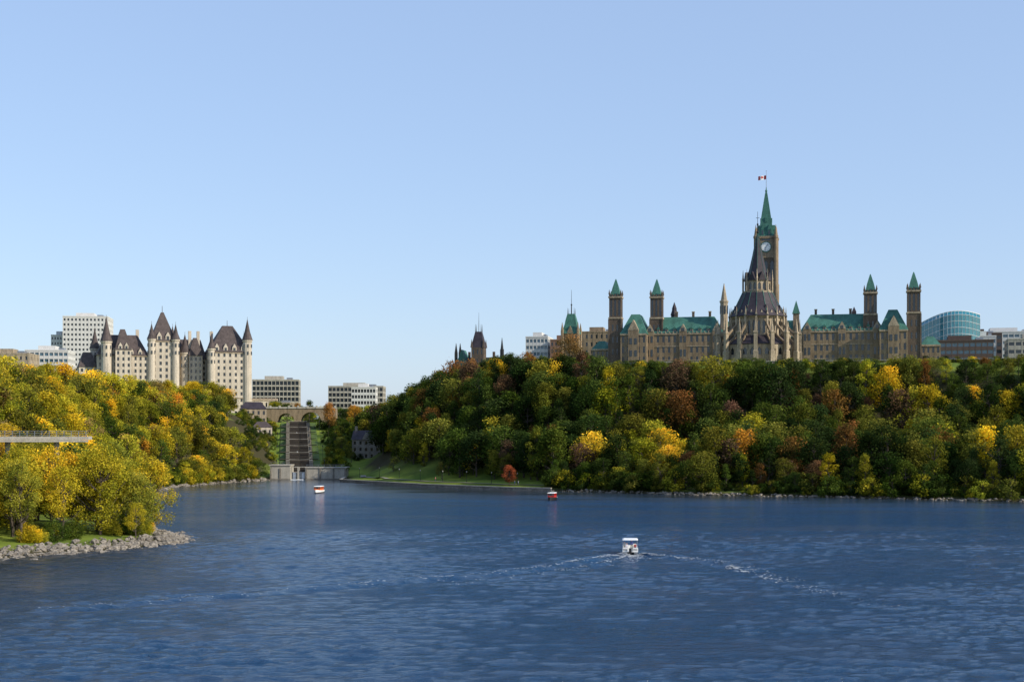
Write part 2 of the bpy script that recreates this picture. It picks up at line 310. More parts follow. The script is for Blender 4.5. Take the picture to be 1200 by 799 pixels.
# ------------------------------------------------------------------ Centre Block
A=-12.5
ca,sa=math.cos(math.radians(A)),math.sin(math.radians(A))
LX,LY=114,660
def loc(s_,t_): return (LX+s_*ca-t_*sa, LY+s_*sa+t_*ca)
fx,fy=loc(0,40)
B=Bld('parliament_centre_block',fx,fy,0,A,{'walls':'sand','trim':'sandL','windows':'glass','roof':'copper','tower':'sandD','dark':'slate','spire':'sandL'})
GZ=49.5
for sg in (-1,1):
    x0,x1=sorted((sg*19,sg*58))
    B.block(x0,x1,0,20,GZ,70.4,14,5,4,.45,.62)
    B.box('trim',x0-.1,x1+.1,-.35,0.1,69.9,70.7); B.box('trim',x0,x1,-.22,-.003,63.9,64.3); B.box('trim',x0,x1,-.22,-.003,56.9,57.3)
    B.hip('roof',x0-.4,x1+.4,-.2,20,70.75,79.2,5,7.2)
    for k in range(9):
        cx=x0+3+k*(x1-x0-6)/8
        if k in(0,4,8):
            B.box('walls',cx-1.9,cx+1.9,-.6,1.0,GZ,71.5); B.gab('trim',cx-2.0,cx+2.0,-.7,4,71.5,75.2); B.box('windows',cx-.7,cx+.7,-.78,-.69,71.6,73.2)
            for q in (-.95,.95): B.box('windows',cx+q-.5,cx+q+.5,-.68,-.6,66,69.2); B.box('windows',cx+q-.5,cx+q+.5,-.68,-.6,59,62.5)
        else:
            B.box('trim',cx-.7,cx+.7,.4,3,70.8,72.6); B.gab('roof',cx-.95,cx+.95,.25,4,72.6,74.0); B.box('windows',cx-.4,cx+.4,.33,.41,71.1,72.4)
    for k in range(4):
        cx=x0+7+k*(x1-x0-14)/3; B.box('tower',cx-.6,cx+.6,9.4,10.6,77,82.0); B.box('trim',cx-.75,cx+.75,9.3,10.7,81.6,82.1)
    for k in range(20):
        cx=x0+1+k*(x1-x0-2)/19; B.box('trim',cx-.22,cx+.22,-.5,-.05,70.7,71.5)
    x0,x1=sorted((sg*56,sg*69)); 
    B.block(x0,x1,-6,22,GZ,70,5,7,4,.45,.62); B.hip('roof',x0-.4,x1+.4,-6.4,22,70.05,80.5,4.8,8)
    B.box('trim',x0-.1,x1+.1,-6.4,-6.05,69.5,70.3)
    cx=(x0+x1)/2; B.box('walls',cx-2.6,cx+2.6,-6.7,-5,GZ,72); B.gab('trim',cx-2.7,cx+2.7,-6.8,-1,72,77.2)
    for q in(-1.2,1.2):
        for zz in(53,59,65): B.box('windows',cx+q-.6,cx+q+.6,-6.8,-6.7,zz,zz+3)
    x0,x1=sorted((sg*75.5,sg*84.5))
    B.block(x0,x1,0,24,GZ,63,4,7,3,.45,.6); B.hip('roof',x0-.3,x1+.3,-.3,24,63.05,67.5,3.2,5)
    B.box('trim',x0-.1,x1+.1,-.35,-.01,62.5,63.3)
    for c,yy in((sg*72,-1),(sg*52,4)):
        w=3.1
        B.box('tower',c-w,c+w,yy-w,yy+w,GZ,78)
        B.box('trim',c-w-.25,c+w+.25,yy-w-.25,yy+w+.25,78,78.8)
        B.block(c-w+.1,c+w-.1,yy-w+.1,yy+w-.1,78.8,88.4,3,3,1,.5,.86,'tower','windows',.45,True)
        B.box('trim',c-w-.3,c+w+.3,yy-w-.3,yy+w+.3,88.4,89.2)
        for i in range(5):
            for j in range(5):
                if i in(0,4) or j in(0,4):
                    B.box('tower',c-w+i*(w*2-.7)/4,c-w+i*(w*2-.7)/4+.7,yy-w+j*(w*2-.7)/4,yy-w+j*(w*2-.7)/4+.7,89.2,90.3)
        for i in(-1,1):
            for j in(-1,1): B.pyr('tower',c+i*(w-.2),yy+j*(w-.2),.45,90.3,92.6)
        B.ring('roof',4,c,yy,[(w*1.15,89.3),(w*.72,93.5),(.5,97.6),(.12,98.2)],math.pi/4)
        for zz in(54,60,66,72):
            for q in(-1,1): B.box('windows',c+q*1.1-.35,c+q*1.1+.35,yy-w-.04,yy-w+.1,zz,zz+3)
        for q in (-1,1):
            B.box('tower',c+q*w-.35,c+q*w+.35,yy-w-.35,yy-w+.35,GZ,77.9)
B.block(-19,19,6,24,GZ,68,14,4,4,.45,.6); B.hip('roof',-19.5,19.5,5.6,24,68.05,77,2,7)
B.ring('spire',8,-18.5,3,[(1.9,GZ),(1.9,85.5),(2.2,85.7),(2.2,86.5),(1.6,86.7),(.9,91),(.12,95.2)])
for k in range(8):
    a=math.pi/8+k*math.pi/4; B.box('windows',-18.5+1.82*math.cos(a)-.3,-18.5+1.82*math.cos(a)+.3,3+1.82*math.sin(a)-.3,3+1.82*math.sin(a)+.3,80,84)
B.box('walls',15,18,8,11,GZ,80); B.pyr('roof',16.5,9.5,1.9,80,86.5)
B.ring('dark',8,-44.5,16,[(1.7,72),(1.7,80.8),(2.0,81),(1.2,83.5),(1.2,84.4),(.1,87.5)])
B.ring('dark',4,44.5,16,[(1.5,72),(1.5,81),(.1,83.5)],math.pi/4)
B.done()

# ------------------------------------------------------------------ Peace Tower
tx,ty=loc(0,95)
B=Bld('clock_tower',tx,ty,0,A,{'walls':'sand','trim':'sand','windows':'glass','roof':'copper','belfry':'sandD','clock_face':'wpaint','clock_rim':'copper','hands':'blk','pole':'steel'})
w=5.2
B.box('walls',-w,w,-w,w,GZ,98)
for sx in(-1,1):
    for sy in(-1,1):
        B.ring('walls',8,sx*w,sy*w,[(1.35,GZ),(1.35,100),(1.05,100.2),(1.05,123.2),(1.3,123.4),(1.3,124.6),(.9,124.8),(.08,130.5)])
for zz in(78,88):
    for k in(-2,0,2):
        for fr in((0,-w,1,0),(w,0,0,1),(0,w,-1,0),(-w,0,0,-1)): B.fbox('windows',fr,k-.55,k+.55,-.05,.1,zz,zz+7)
B.box('trim',-w-.35,w+.35,-w-.35,w+.35,98,99)
w2=4.7
B.block(-w2,w2,-w2,w2,99,113,3,3,1,.6,.85,'belfry','windows',.8,True)
B.box('trim',-w2-.4,w2+.4,-w2-.4,w2+.4,113,114)
B.box('walls',-w2,w2,-w2,w2,114,123.4)
B.box('trim',-w2-.5,w2+.5,-w2-.5,w2+.5,123.4,124.5)
def disc(B,part,fr,r,d0,zc,n=28):
    ox,oy,ux,uy=fr; ix,iy=-uy,ux; vs=[]
    for d in(d0,d0+.12):
        for k in range(n):
            a=2*math.pi*k/n; vs.append((ox+r*math.cos(a)*ux+d*ix,oy+r*math.cos(a)*uy+d*iy,zc+r*math.sin(a)))
    B.add(part,vs,[tuple(range(n)),tuple(range(2*n-1,n-1,-1))]+[(k,(k+1)%n,n+(k+1)%n,n+k) for k in range(n)])
for fr in((0,-w2,1,0),(w2,0,0,1),(0,w2,-1,0),(-w2,0,0,-1)):
    disc(B,'clock_rim',fr,2.9,-.2,118.8); disc(B,'clock_face',fr,2.4,-.36,118.8)
    ox,oy,ux,uy=fr
    P=lambda a,z:(ox+a*ux+.42*uy, oy+a*uy-.42*ux, z)
    B.beam('hands',P(0,118.8),P(1.2,120),.3,.12); B.beam('hands',P(0,118.8),P(-.4,116.8),.24,.12)
    for k in range(12):
        a=k*math.pi/6; B.beam('hands',P(1.8*math.cos(a),118.8+1.8*math.sin(a)),P(2.25*math.cos(a),118.8+2.25*math.sin(a)),.2,.1)
    B.fbox('windows',fr,-2.2,2.2,-.05,.1,122.2,123)
B.ring('roof',4,0,0,[(w2*1.35,124.5),(w2*1.02,129),(2.7,139),(.9,147.5),(.5,148.6)],math.pi/4)
for fr in((0,-w2,1,0),(w2,0,0,1),(0,w2,-1,0),(-w2,0,0,-1)):
    for a in(-1.7,1.7):
        B.fbox('roof',fr,a-.8,a+.8,.1,2.5,124.5,128); 
        ox,oy,ux,uy=fr; Q=lambda a_,d_,z_:(ox+a_*ux-d_*uy,oy+a_*uy+d_*ux,z_)
        B.add('roof',[Q(a-.9,0,128),Q(a+.9,0,128),Q(a,0,130.6),Q(a-.9,3,128),Q(a+.9,3,128),Q(a,3,130.6)],[(0,1,2),(5,4,3),(0,3,4,1),(1,4,5,2),(2,5,3,0)])
        B.fbox('windows',fr,a-.45,a+.45,.04,.2,125.2,127.6)
    B.fbox('roof',fr,-.6,.6,1.6,3.3,132,134.5)
B.ring('roof',8,0,0,[(.5,148.5),(.65,149),(.3,149.6),(.15,151)])
B.ring('pole',6,0,0,[(.14,150),(.09,159.5)]); B.ring('pole',6,0,0,[(.02,159.4),(.22,159.6),(.02,159.9)])
B.done()
F_=Bld('canadian_flag',tx,ty,0,A,{'red_bars':'redp','white_field':'wpaint','maple_leaf':'redp'})
def wv(x): return 0.25*math.sin(x*1.7)
def strip(part,x0,x1,z0,z1,off=0):
    n=6; vs=[];fs=[]
    for i in range(n+1):
        x=x0+(x1-x0)*i/n; vs+= [(-x,wv(x)+off,z0-x*.12),(-x,wv(x)+off,z1-x*.12)]
    for i in range(n): fs.append((2*i,2*i+2,2*i+3,2*i+1))
    F_.add(part,vs,fs)
strip('red_bars',.1,1.1,155.2,157.3); strip('white_field',1.1,3.2,155.2,157.3); strip('red_bars',3.2,4.2,155.2,157.3)
leaf=[(0,.9),(.2,.5),(.45,.62),(.38,.1),(.62,.35),(.7,.2),(.95,.22),(.85,-.05),(.95,-.15),(.5,-.5),(.55,-.65),(.05,-.58),(.05,-.95)]
leaf=leaf+[(-x,z) for x,z in leaf[::-1][:-1]]
for off in(-.03,.03):
    F_.add('maple_leaf',[(-2.15-x*.85,wv(2.15+x*.85)+off,155.98+.25-(x*.85)*.12+z*.8) for x,z in leaf],[tuple(range(len(leaf)))])
F_.done()

# ------------------------------------------------------------------ Library
B=Bld('parliament_library',LX,LY,0,A,{'walls':'sandL','windows':'glass','roof':'slate','ribs':'copper','pinnacles':'sandL','buttress':'sand','finial':'blk'})
n=16
def R(n,r): return r/math.cos(math.pi/n)
B.ring('walls',n,0,0,[(R(n,16.3),GZ),(R(n,16.3),61.2)])
B.ring('roof',n,0,0,[(R(n,17.2),61.2),(R(n,17.2),61.6),(R(n,11.4),65.6)])
B.ring('walls',n,0,0,[(R(n,10.8),60),(R(n,10.8),74.0)])
B.ring('walls',n,0,0,[(R(n,12.0),73.6),(R(n,12.6),74.3),(R(n,12.4),74.5)])
for k in range(n):
    a=2*math.pi*(k+.5)/n; 
    for r,z0,z1,nc,nr in((16.9,GZ,61.2,2,2),(11.5,65.4,73.6,2,1)):
        L=2*math.tan(math.pi/n)*r
        ux,uy=-math.sin(a),math.cos(a); ox=r*math.cos(a)-ux*L/2; oy=r*math.sin(a)-uy*L/2
        B.grid((ox,oy,ux,uy),L,z0,z1,nc,nr,.55,.75 if nr==1 else .6,'walls','windows',.6,True)
    r=12.3; ux,uy=-math.sin(a),math.cos(a); cx,cy=math.cos(a),math.sin(a)
    Q=lambda al,d,z:((r-d)*cx+al*ux,(r-d)*cy+al*uy,z)
    B.add('pinnacles',[Q(-1.2,0,74.3),Q(1.2,0,74.3),Q(0,0,77.2),Q(-1.2,1.8,74.3),Q(1.2,1.8,74.3),Q(0,2.2,77.2)],[(0,1,2),(5,4,3),(0,3,4,1),(1,4,5,2),(2,5,3,0)])
    a=2*math.pi*k/n; cx,cy=math.cos(a),math.sin(a)
    px,py=19.2*cx,19.2*cy
    B.ring('pinnacles',4,px,py,[(1.5,GZ),(1.5,58),(1.1,58.3),(1.1,66),(1.35,66.2),(1.35,66.8),(.8,67),(.08,73.2)],a+math.pi/4)
    B.beam('buttress',(17.2*cx,17.2*cy,GZ+6),(19*cx,19*cy,GZ+6),.9,13)
    B.beam('buttress',(18.8*cx,18.8*cy,65),(11.4*cx,11.4*cy,71.6),.7,1.1)
    B.beam('buttress',(18.6*cx,18.6*cy,61.2),(11.8*cx,11.8*cy,66.2),.6,1.0)
    B.ring('pinnacles',4,12.9*cx,12.9*cy,[(.55,66),(.55,75),(.7,75.1),(.42,75.5),(.05,79)],a+math.pi/4)
    for (r0,z0),(r1,z1) in zip([(13.5,74.6),(9.9,80),(7.2,85.6)],[(9.9,80),(7.2,85.6),(6.6,86.6)]):
        B.beam('ribs',(r0*cx,r0*cy,z0),(r1*cx,r1*cy,z1),.2,.3)
B.ring('roof',n,0,0,[(13.5,74.5),(9.9,80),(7.2,85.6)])
for k in range(8):
    a=2*math.pi*(k+.5)/8; cx,cy=math.cos(a),math.sin(a); ux,uy=-cy,cx; r=11.3
    Q=lambda al,d,z:((r-d)*cx+al*ux,(r-d)*cy+al*uy,z)
    B.add('roof',[Q(-.7,0,77.2),Q(.7,0,77.2),Q(0,0,79.6),Q(-.7,2.6,77.2),Q(.7,2.6,77.2),Q(0,2.6,79.6)],[(0,1,2),(5,4,3),(0,3,4,1),(1,4,5,2),(2,5,3,0)])
B.ring('walls',n,0,0,[(6.9,85.6),(7.0,86.3),(5.2,86.5),(5.2,90.8),(6.0,91.2)])
for k in range(8):
    a=2*math.pi*(k+.5)/8; r=5.5; L=2*math.tan(math.pi/8)*r*.98; ux,uy=-math.sin(a),math.cos(a)
    B.grid((r*math.cos(a)-ux*L/2,r*math.sin(a)-uy*L/2,ux,uy),L,86.6,91,2,1,.6,.8,'walls','windows',.4,True)
    cx,cy=math.cos(a),math.sin(a); r=6.1
    Q=lambda al,d,z:((r-d)*cx+al*ux,(r-d)*cy+al*uy,z)
    B.add('roof',[Q(-1.7,0,91.2),Q(1.7,0,91.2),Q(0,0,95.2),Q(-1.7,2.2,91.2),Q(1.7,2.2,91.2),Q(0,2.8,95.2)],[(0,1,2),(5,4,3),(0,3,4,1),(1,4,5,2),(2,5,3,0)])
    a=2*math.pi*k/8; cx,cy=math.cos(a),math.sin(a)
    B.ring('pinnacles',4,6.7*cx,6.7*cy,[(.42,85),(.42,92),(.55,92.2),(.36,92.6),(.05,96.5)],a)
    for (r0,z0),(r1,z1) in zip([(6.0,91.2),(4.0,96),(2.4,103),(1.0,110)],[(4.0,96),(2.4,103),(1.0,110),(.3,113.5)]):
        B.beam('ribs',(r0*cx,r0*cy,z0),(r1*cx,r1*cy,z1),.14,.18)
B.ring('roof',8,0,0,[(6.0,91.2),(4.0,96),(2.4,103),(1.0,110),(.3,113.5)])
B.ring('finial',6,0,0,[(.2,113),(.7,114),(.25,114.6),(.18,117),(.5,117.6),(.12,118.2),(.08,123.5)])
B.beam('finial',(-.8,0,120.6),(.8,0,120.6),.18,.18)
B.done()

# ------------------------------------------------------------------ Chateau
B=Bld('chateau_hotel',-200,850,0,19.9,{'walls':'lime','windows':'glass','roof':'roofbr','trim':'sandL','turret':'lime'})
def dormers(x0,x1,y,z,k,h=3.4,w=1.1):
    for i in range(k):
        c=x0+(i+.5)*(x1-x0)/k; B.box('turret',c-w,c+w,y-.1,y+3,z,z+h*.55); B.gab('turret',c-w-.1,c+w+.1,y-.15,y+3.4,z+h*.55,z+h+.6); B.box('windows',c-w*.5,c+w*.5,y-.22,y-.14,z+.2,z+h*.55)
def cone(cx,cy,r,z0,z1,z2,part='turret'):
    B.ring(part,14,cx,cy,[(r,z0),(r,z1-1.2),(r+.4,z1-.9),(r+.4,z1)]); B.ring('roof',14,cx,cy,[(r+.6,z1),(r*.62,z1+(z2-z1)*.4),(.12,z2)]); B.ring('roof',6,cx,cy,[(.1,z2-.2),(.07,z2+1.6)])
    for k in range(0,14,2):
        a=2*math.pi*(k+.5)/14
        for zz in (z1-4.6,z1-9): B.box('windows',cx+r*.99*math.cos(a)-.32,cx+r*.99*math.cos(a)+.32,cy+r*.99*math.sin(a)-.32,cy+r*.99*math.sin(a)+.32,zz,zz+2)
B.block(-46,-17,0,26,34,67,10,8,9,.42,.55); B.hip('roof',-46.5,-16.5,-.5,26.5,67.05,79.5,6,9); dormers(-44,-19,.2,67.3,5)
B.block(-36,-27,-4,6,34,70,3,3,10,.42,.55); B.hip('roof',-36.4,-26.6,-4.4,10,70.05,82.4,3.6,5.5); dormers(-35,-28,-4,70.3,2)
cone(-41,-1,3.0,34,75,89); cone(-46,24,2.6,34,72,84)
B.block(-56,-46,6,30,34,60,3,7,7,.42,.55); B.hip('roof',-56.3,-45.7,5.6,30,60.05,69,3,6)
for c in(-31,-22,-14,9,14,22,36): B.box('turret',c-.9,c+.9,13,14.6,70,83.2)
B.block(-15,-1,0,16,34,76,4,5,11,.4,.55); B.hip('roof',-15.4,-.6,-.4,16.4,76.05,93.5,6.6,7.4); dormers(-13,-3,0,76.3,2,4.5,1.4)
B.ring('roof',6,-8,8,[(.2,93),(.12,97.5)])
cone(-15,0,2.2,34,77,86); cone(-1,0,2.2,34,77,86); cone(-1,16,2.2,34,77,86)
B.block(-1,19,14,32,34,66,7,4,9,.42,.55); B.hip('roof',-1.5,19.5,13.5,32.5,66.05,78.5,3,8); dormers(3,18,14,66.3,3)
cone(6,13,2.8,34,70,81); B.block(8,16,9,15,34,68,3,2,9,.42,.55); B.hip('roof',7.6,16.4,8.6,18,68.05,79,3.4,3.4)
B.block(19,43,-2,22,16,70,7,6,14,.38,.52); B.hip('roof',18.5,43.5,-2.5,22.5,70.05,86.5,9.5,10.5); dormers(20.5,41.5,-1.8,70.3,4,4.2,1.3)
cone(41.5,-1,2.7,30,77.5,90); cone(20,-1.2,2.1,30,72,81); cone(43,21,2.3,30,72,83)
B.ring('roof',6,31,10,[(.2,86),(.1,90)])
for xa,xb,y,z in((-46,-17,-.25,66.3),(-15,-1,-.25,75.3),(19,43,-2.25,69.2),(19,43,-2.25,42)): B.box('trim',xa,xb,y,y+.24,z,z+.6)
B.block(43,56,8,30,16,41,5,8,5,.4,.55); B.box('trim',42.9,56.3,7.7,30.3,41,41.7)
B.done()

# ------------------------------------------------------------------ modern buildings
def slab(name,x0,x1,y0,y1,z0,z1,nc,ns,nr,wallm,glassm='glassb',ang=0,wf=.8,hf=.5,top=True):
    cx=(x0+x1)/2
    B=Bld(name,cx,y0,0,ang,{'walls':wallm,'windows':glassm,'plant_room':wallm,'vents':'steel'})
    w=(x1-x0)/2; d=y1-y0
    B.block(-w,w,0,d,z0,z1,nc,ns,nr,wf,hf,th=.7)
    B.box('walls',-w-.1,w+.1,-.15,d,z1+.01,z1+.9)
    if top:
        B.box('plant_room',-w*.5,w*.3,d*.3,d*.8,z1+.9,z1+4); B.box('vents',w*.45,w*.7,d*.3,d*.6,z1+.9,z1+2.6)
    B.done()
slab('white_office_tower',-347,-313,1100,1130,34,111,12,8,20,'white','glass',8,.55,.45)
slab('white_office_annex',-358,-347.5,1105,1130,34,97,5,8,16,'white','glass',8,.55,.45)
slab('glass_office_building',-325,-297,950,975,34,76,9,8,10,'white','glassb',6)
slab('stone_office_building',-340,-306,900,925,34,71,10,7,8,'sandL','glass',4,.4,.5)
slab('dark_office_block',-219,-180,1200,1225,25,66,12,7,9,'conc','glass',5,.85,.72)
slab('low_office_block',-168,-118,1300,1330,25,64,14,7,8,'conc','glass',0,.85,.66)
slab('low_office_block',-140,-119,1240,1260,25,61,8,5,7,'white','glass',0,.8,.55)
slab('low_office_block',-196,-150,1000,1030,25,42,12,6,4,'sandL','glass',6,.6,.5)
slab('downtown_office',9,24,950,975,50,85,6,6,8,'white','glassb',-10)
slab('downtown_office',25,38,935,960,50,82,5,6,7,'brick','glass',-10,.5,.5)
slab('heritage_office',42,64,890,915,50,84,7,6,7,'sand','glass',-10,.4,.5)
slab('downtown_office',300,330,960,990,50,88,8,8,8,'brownc','glass',-12,.8,.5)
slab('brown_office_building',253,287,850,880,50,76,10,8,6,'brownc','glassb',-14,.85,.5)
slab('white_office_building',326,372,1000,1030,50,92,12,8,9,'white','glassb',-14,.85,.45)
slab('white_office_building',308,345,880,905,50,79,9,8,6,'conc','glass',-14,.8,.45)
slab('white_office_building',290,306,900,915,50,82,4,4,6,'white','glassb',-14,.8,.45)
slab('white_office_building',390,460,980,1020,50,86,14,8,8,'white','glassb',-14,.85,.45)
B=Bld('curved_glass_building',279,905,0,-14,{'walls':'conc','glazing':'teal','mullions':'wpaint'})
n=16
def arc(k): 
    t=k/n; return (-18+36*t, -7*math.sin(math.pi*t)), 84+14.5*math.sin(math.pi*(.18+.5*t))
VS=[];FS=[]
for k in range(n+1):
    (x,y),zt=arc(k)
    VS+=[(x,y,50),(x,y,zt-2.5),(x+.2,y+3,zt),(x+.2,25,zt),(x,25,50)]
for k in range(n):
    for j in range(4): FS.append((5*k+j,5*k+5+j,5*k+6+j,5*k+1+j))
FS+=[(0,1,2,3,4),tuple(5*n+j for j in(4,3,2,1,0))]
B.add('glazing',VS,FS)
for k in range(n+1):
    (x,y),zt=arc(k); B.beam('mullions',(x,y-.1,50),(x,y-.1,zt-2.5),.12,.12)
    B.beam('mullions',(x,y-.1,zt-2.5),(x+.2,y+2.9,zt+.1),.12,.12)
    if k<n:
        (x2,y2),z2=arc(k+1)
        for f in(.0,4,8,12): B.beam('mullions',(x,y-.1,zt-2.5-f),(x2,y2-.1,z2-2.5-f),.16,.16)
        B.beam('mullions',(x+.2,y+2.9,zt+.1),(x2+.2,y2+2.9,z2+.1),.35,.35)
B.done()

# ------------------------------------------------------------------ East Block
B=Bld('east_block',-26,850,-3.0,-10,{'walls':'sandD','windows':'glass','roof':'slate','copper':'copper','iron':'blk','trim':'sandL'})
B.block(-10,22,0,16,48,64,12,5,4,.4,.55); B.hip('roof',-10.4,22.4,-.4,16.4,64.05,69.5,4,5.5)
B.block(2.5,10,-4,4,48,75,3,3,5,.4,.5); B.ring('roof',4,6.3,0,[(5.6,75),(3.8,81),(2.6,84.5)],math.pi/4)
for i in(-1,1):
    for j in(-1,1):
        B.ring('iron',4,6.3+i*1.7,j*1.7,[(.25,84.4),(.05,89)]); B.pyr('walls',6.3+i*3.6,j*3.6,.7,75,80)
B.ring('iron',4,6.3,0,[(.2,84),(.05,96)])
for c in(-8,-5.5): B.ring('walls',6,c,2,[(1.0,64),(1.0,72),(.1,78)])
for c in(-1,14): B.box('walls',c-.7,c+.7,7,8.4,68,73)
B.ring('iron',6,20,2,[(1.2,64),(1.2,74),(.9,74.2),(.1,81)])
B.gab('copper',-8,0,-1,12,64,74)
B.done()
B=Bld('copper_roofed_pavilion',33.5,820,0,-12,{'walls':'sand','windows':'glass','roof':'copper','iron':'blk'})
B.block(-4.6,4.6,0,9.2,48,78.5,4,4,6,.4,.55); B.ring('roof',4,0,4.6,[(7,78.5),(4.8,84),(4.2,86.5),(2.9,90)],math.pi/4)
for i in(-1,1):
    for j in(-1,1): B.ring('iron',4,i*1.9,4.6+j*1.9,[(.2,89.8),(.05,93.5)]); B.ring('walls',6,i*4.6,4.6+j*4.6,[(.9,48),(.9,80),(.08,85)])
B.ring('iron',5,0,4.6,[(.35,89.8),(.3,95),(.6,95.4),(.15,96),(.08,104)]); B.gab('walls',-2,2,-.3,3,78.5,83)
B.done()

# ------------------------------------------------------------------ locks, mouth walls, bridge
def cxl(y): return -97-(y-650)*22/140
B=Bld('canal_locks',0,0,0,0,{'walls':'conc','chambers':'lockst','lock_gates':'timber','walkways':'lockst','gate_walkways':'conc','lock_water':'slate','rails':'steel','gate_rails':'blk','spill':'foam','lamps':'blk','turf':'turf'})
M['turf']=mat('terrace_turf',(0.07,0.11,0.02),var=.5,scale=.6)
B.box('walls',-108.5,-99.5,638,648,-2,6.2); B.box('walls',-92.5,-74.5,638,648,-2,5.2); B.box('walls',-109,-99.2,637.6,648.3,6.2,6.7); B.box('walls',-92.8,-74,637.6,648.3,5.2,5.6)
B.box('walls',-99.5,-92.5,641,648,-2,3.2)
for k in range(3): B.box('spill',-98.7+k*2.0,-97.4+k*2.0,640.5,641,-.3,3.1)
for k in range(40): 
    x=random.uniform(-99,-92.8); y=random.uniform(634,639.5); s_=random.uniform(.2,.7); B.ring('spill',6,x,y,[(s_,.02),(s_*.5,.12)])
for x in(-99.5,-96,-92.7): B.box('walls',x-.4,x+.4,639,641.2,-1,5.5)
B.box('gate_walkways',-100,-92,639.4,640,5.5,5.8)
for x in(-108.2,-104,-92.2,-86,-80,-74.8): B.box('chambers',x-.35,x+.35,637.7,638.1,-1,5.1)
B.box('chambers',-108.4,-99.6,637.8,638.1,-1,.5); B.box('chambers',-92.4,-74.6,637.8,638.1,-1,.5)
for x in np.arange(-108,-99,2.6): B.box('rails',x-.06,x+.06,637.8,637.9,6,7.8)
for x in np.arange(-92,-75,2.6): B.box('rails',x-.06,x+.06,637.8,637.9,5.4,6.7)
B.box('rails',-108.5,-99.5,637.8,637.9,7.7,7.82); B.box('rails',-92.5,-75,637.8,637.9,6.6,6.72)
for i in range(8):
    y0=649+i*17.6; y1=y0+17.6; zt=1+np.clip((y1-650)/145,0,1)*26+.3; c=cxl(y0); c2=cxl(y1); zb=zt-6
    G=4.6
    for sg in(-1,1):
        a0,a1=sorted((c+sg*G,c+sg*(G+1.8))); b0,b1=sorted((c2+sg*G,c2+sg*(G+1.8)))
        B.hexa('chambers',[(a0,y0,zb),(a1,y0,zb),(b1,y1-.02,zb),(b0,y1-.02,zb),(a0,y0,zt+.6),(a1,y0,zt+.6),(b1,y1-.02,zt+.6),(b0,y1-.02,zt+.6)])
        # turfed step beside the chamber
        a0,a1=sorted((c+sg*(G+1.83),c+sg*(G+5))); b0,b1=sorted((c2+sg*(G+1.83),c2+sg*(G+5)))
        B.hexa('turf',[(a0,y0+2,zb),(a1,y0+2,zb),(b1,y1+1.98,zb),(b0,y1+1.98,zb),(a0,y0+2,zt-2.4),(a1,y0+2,zt-2.6),(b1,y1+1.98,zt+.2),(b0,y1+1.98,zt+.3)])
        B.beam('lock_gates',(c+sg*(G-.1),y0+.3,zt-1.4),(c+sg*.05,y0+.8,zt-1.4),.4,4.6)
        B.beam('gate_rails',(c+sg*(G-.1),y0-.02,zt-.2),(c+sg*.2,y0+.48,zt-.2),.1,.16); B.beam('gate_rails',(c+sg*(G-.1),y0-.02,zt-2),(c+sg*.2,y0+.48,zt-2),.1,.16)
        B.beam('gate_walkways',(c+sg*(G+1.6),y0+.1,zt+1.15),(c+sg*.1,y0+.7,zt+1.0),.35,.18)
        B.beam('lock_gates',(c+sg*(G+4.5),y0-1.8,zt+1.35),(c+sg*G,y0+.4,zt+1.2),.35,.35)
        for q in(.2,.5,.8): B.beam('gate_rails',(c+sg*G*q,y0+.4,zt+1.1),(c+sg*G*q,y0+.4,zt+2.2),.07,.07)
        B.beam('gate_rails',(c+sg*G,y0+.4,zt+2.2),(c+sg*.1,y0+.5,zt+2.2),.06,.06)
        if i%2==0:
            B.beam('lamps',(c+sg*11,y0+2,zt-3),(c+sg*11,y0+2,zt+3.6),.12,.12); B.ring('lamps',6,c+sg*11,y0+2,[(.1,zt+3.6),(.3,zt+3.8),(.26,zt+4.3),(.05,zt+4.6)])
    B.hexa('lock_water',[(c-G,y0+1,zb),(c+G,y0+1,zb),(c2+G,y1,zb),(c2-G,y1,zb),(c-G,y0+1,zt-.5),(c+G,y0+1,zt-.5),(c2+G,y1,zt-.5),(c2-G,y1,zt-.5)])
    if i%3==0: B.box('spill',c-1.0,c-.6,y0+.05,y0+.12,zt-3.2,zt-1.8)
B.done()
B=Bld('stone_arch_bridge',-120,806,0,3,{'walls':'sand','parapet':'conc'})
def archwall(x0,x1,y0,y1,zb,zd,cx,r,zs):
    n=14; pts=[(cx+r*math.cos(math.pi*k/n),zs+r*math.sin(math.pi*k/n)) for k in range(n+1)]
    for k in range(n):
        (xa,za),(xb,zb_)=pts[k],pts[k+1]
        B.hexa('walls',[(xb,y0,zb_),(xa,y0,za),(xa,y1,za),(xb,y1,zb_),(xb,y0,zd),(xa,y0,zd),(xa,y1,zd),(xb,y1,zd)])
    B.box('walls',x0,cx-r,y0,y1,zb,zd); B.box('walls',cx+r,x1,y0,y1,zb,zd)
archwall(-22,-1,0,14,20,35,-8,4.8,27.5); archwall(-1,20,0,14,20,35,6,6.0,27)
B.box('parapet',-22.3,20.3,-.4,.5,35,35.9)
for x in np.arange(-22,21,5.2): B.box('parapet',x-.5,x+.5,-.6,.7,35,36.6)
B.done()
B=Bld('stone_museum_house',-71,692,0,-8,{'walls':'lockst','windows':'glass','roof':'slate','chimney':'lockst'})
z=h1(-71,696)-1
B.block(-7,7,0,9,z,z+9.5,5,3,3,.4,.5); 
B.add('roof',[(-7.4,-.4,z+9.5),(7.4,-.4,z+9.5),(7.4,9.4,z+9.5),(-7.4,9.4,z+9.5),(-7.4,4.5,z+14),(7.4,4.5,z+14)],[(0,1,5,4),(2,3,4,5),(0,4,3),(1,2,5),(3,2,1,0)])
for c in(-6,6): B.box('chimney',c-.6,c+.6,4,5.2,z+12,z+16)
B.gab('walls',-2,2,-.6,4,z+9.5,z+13)
B.done()
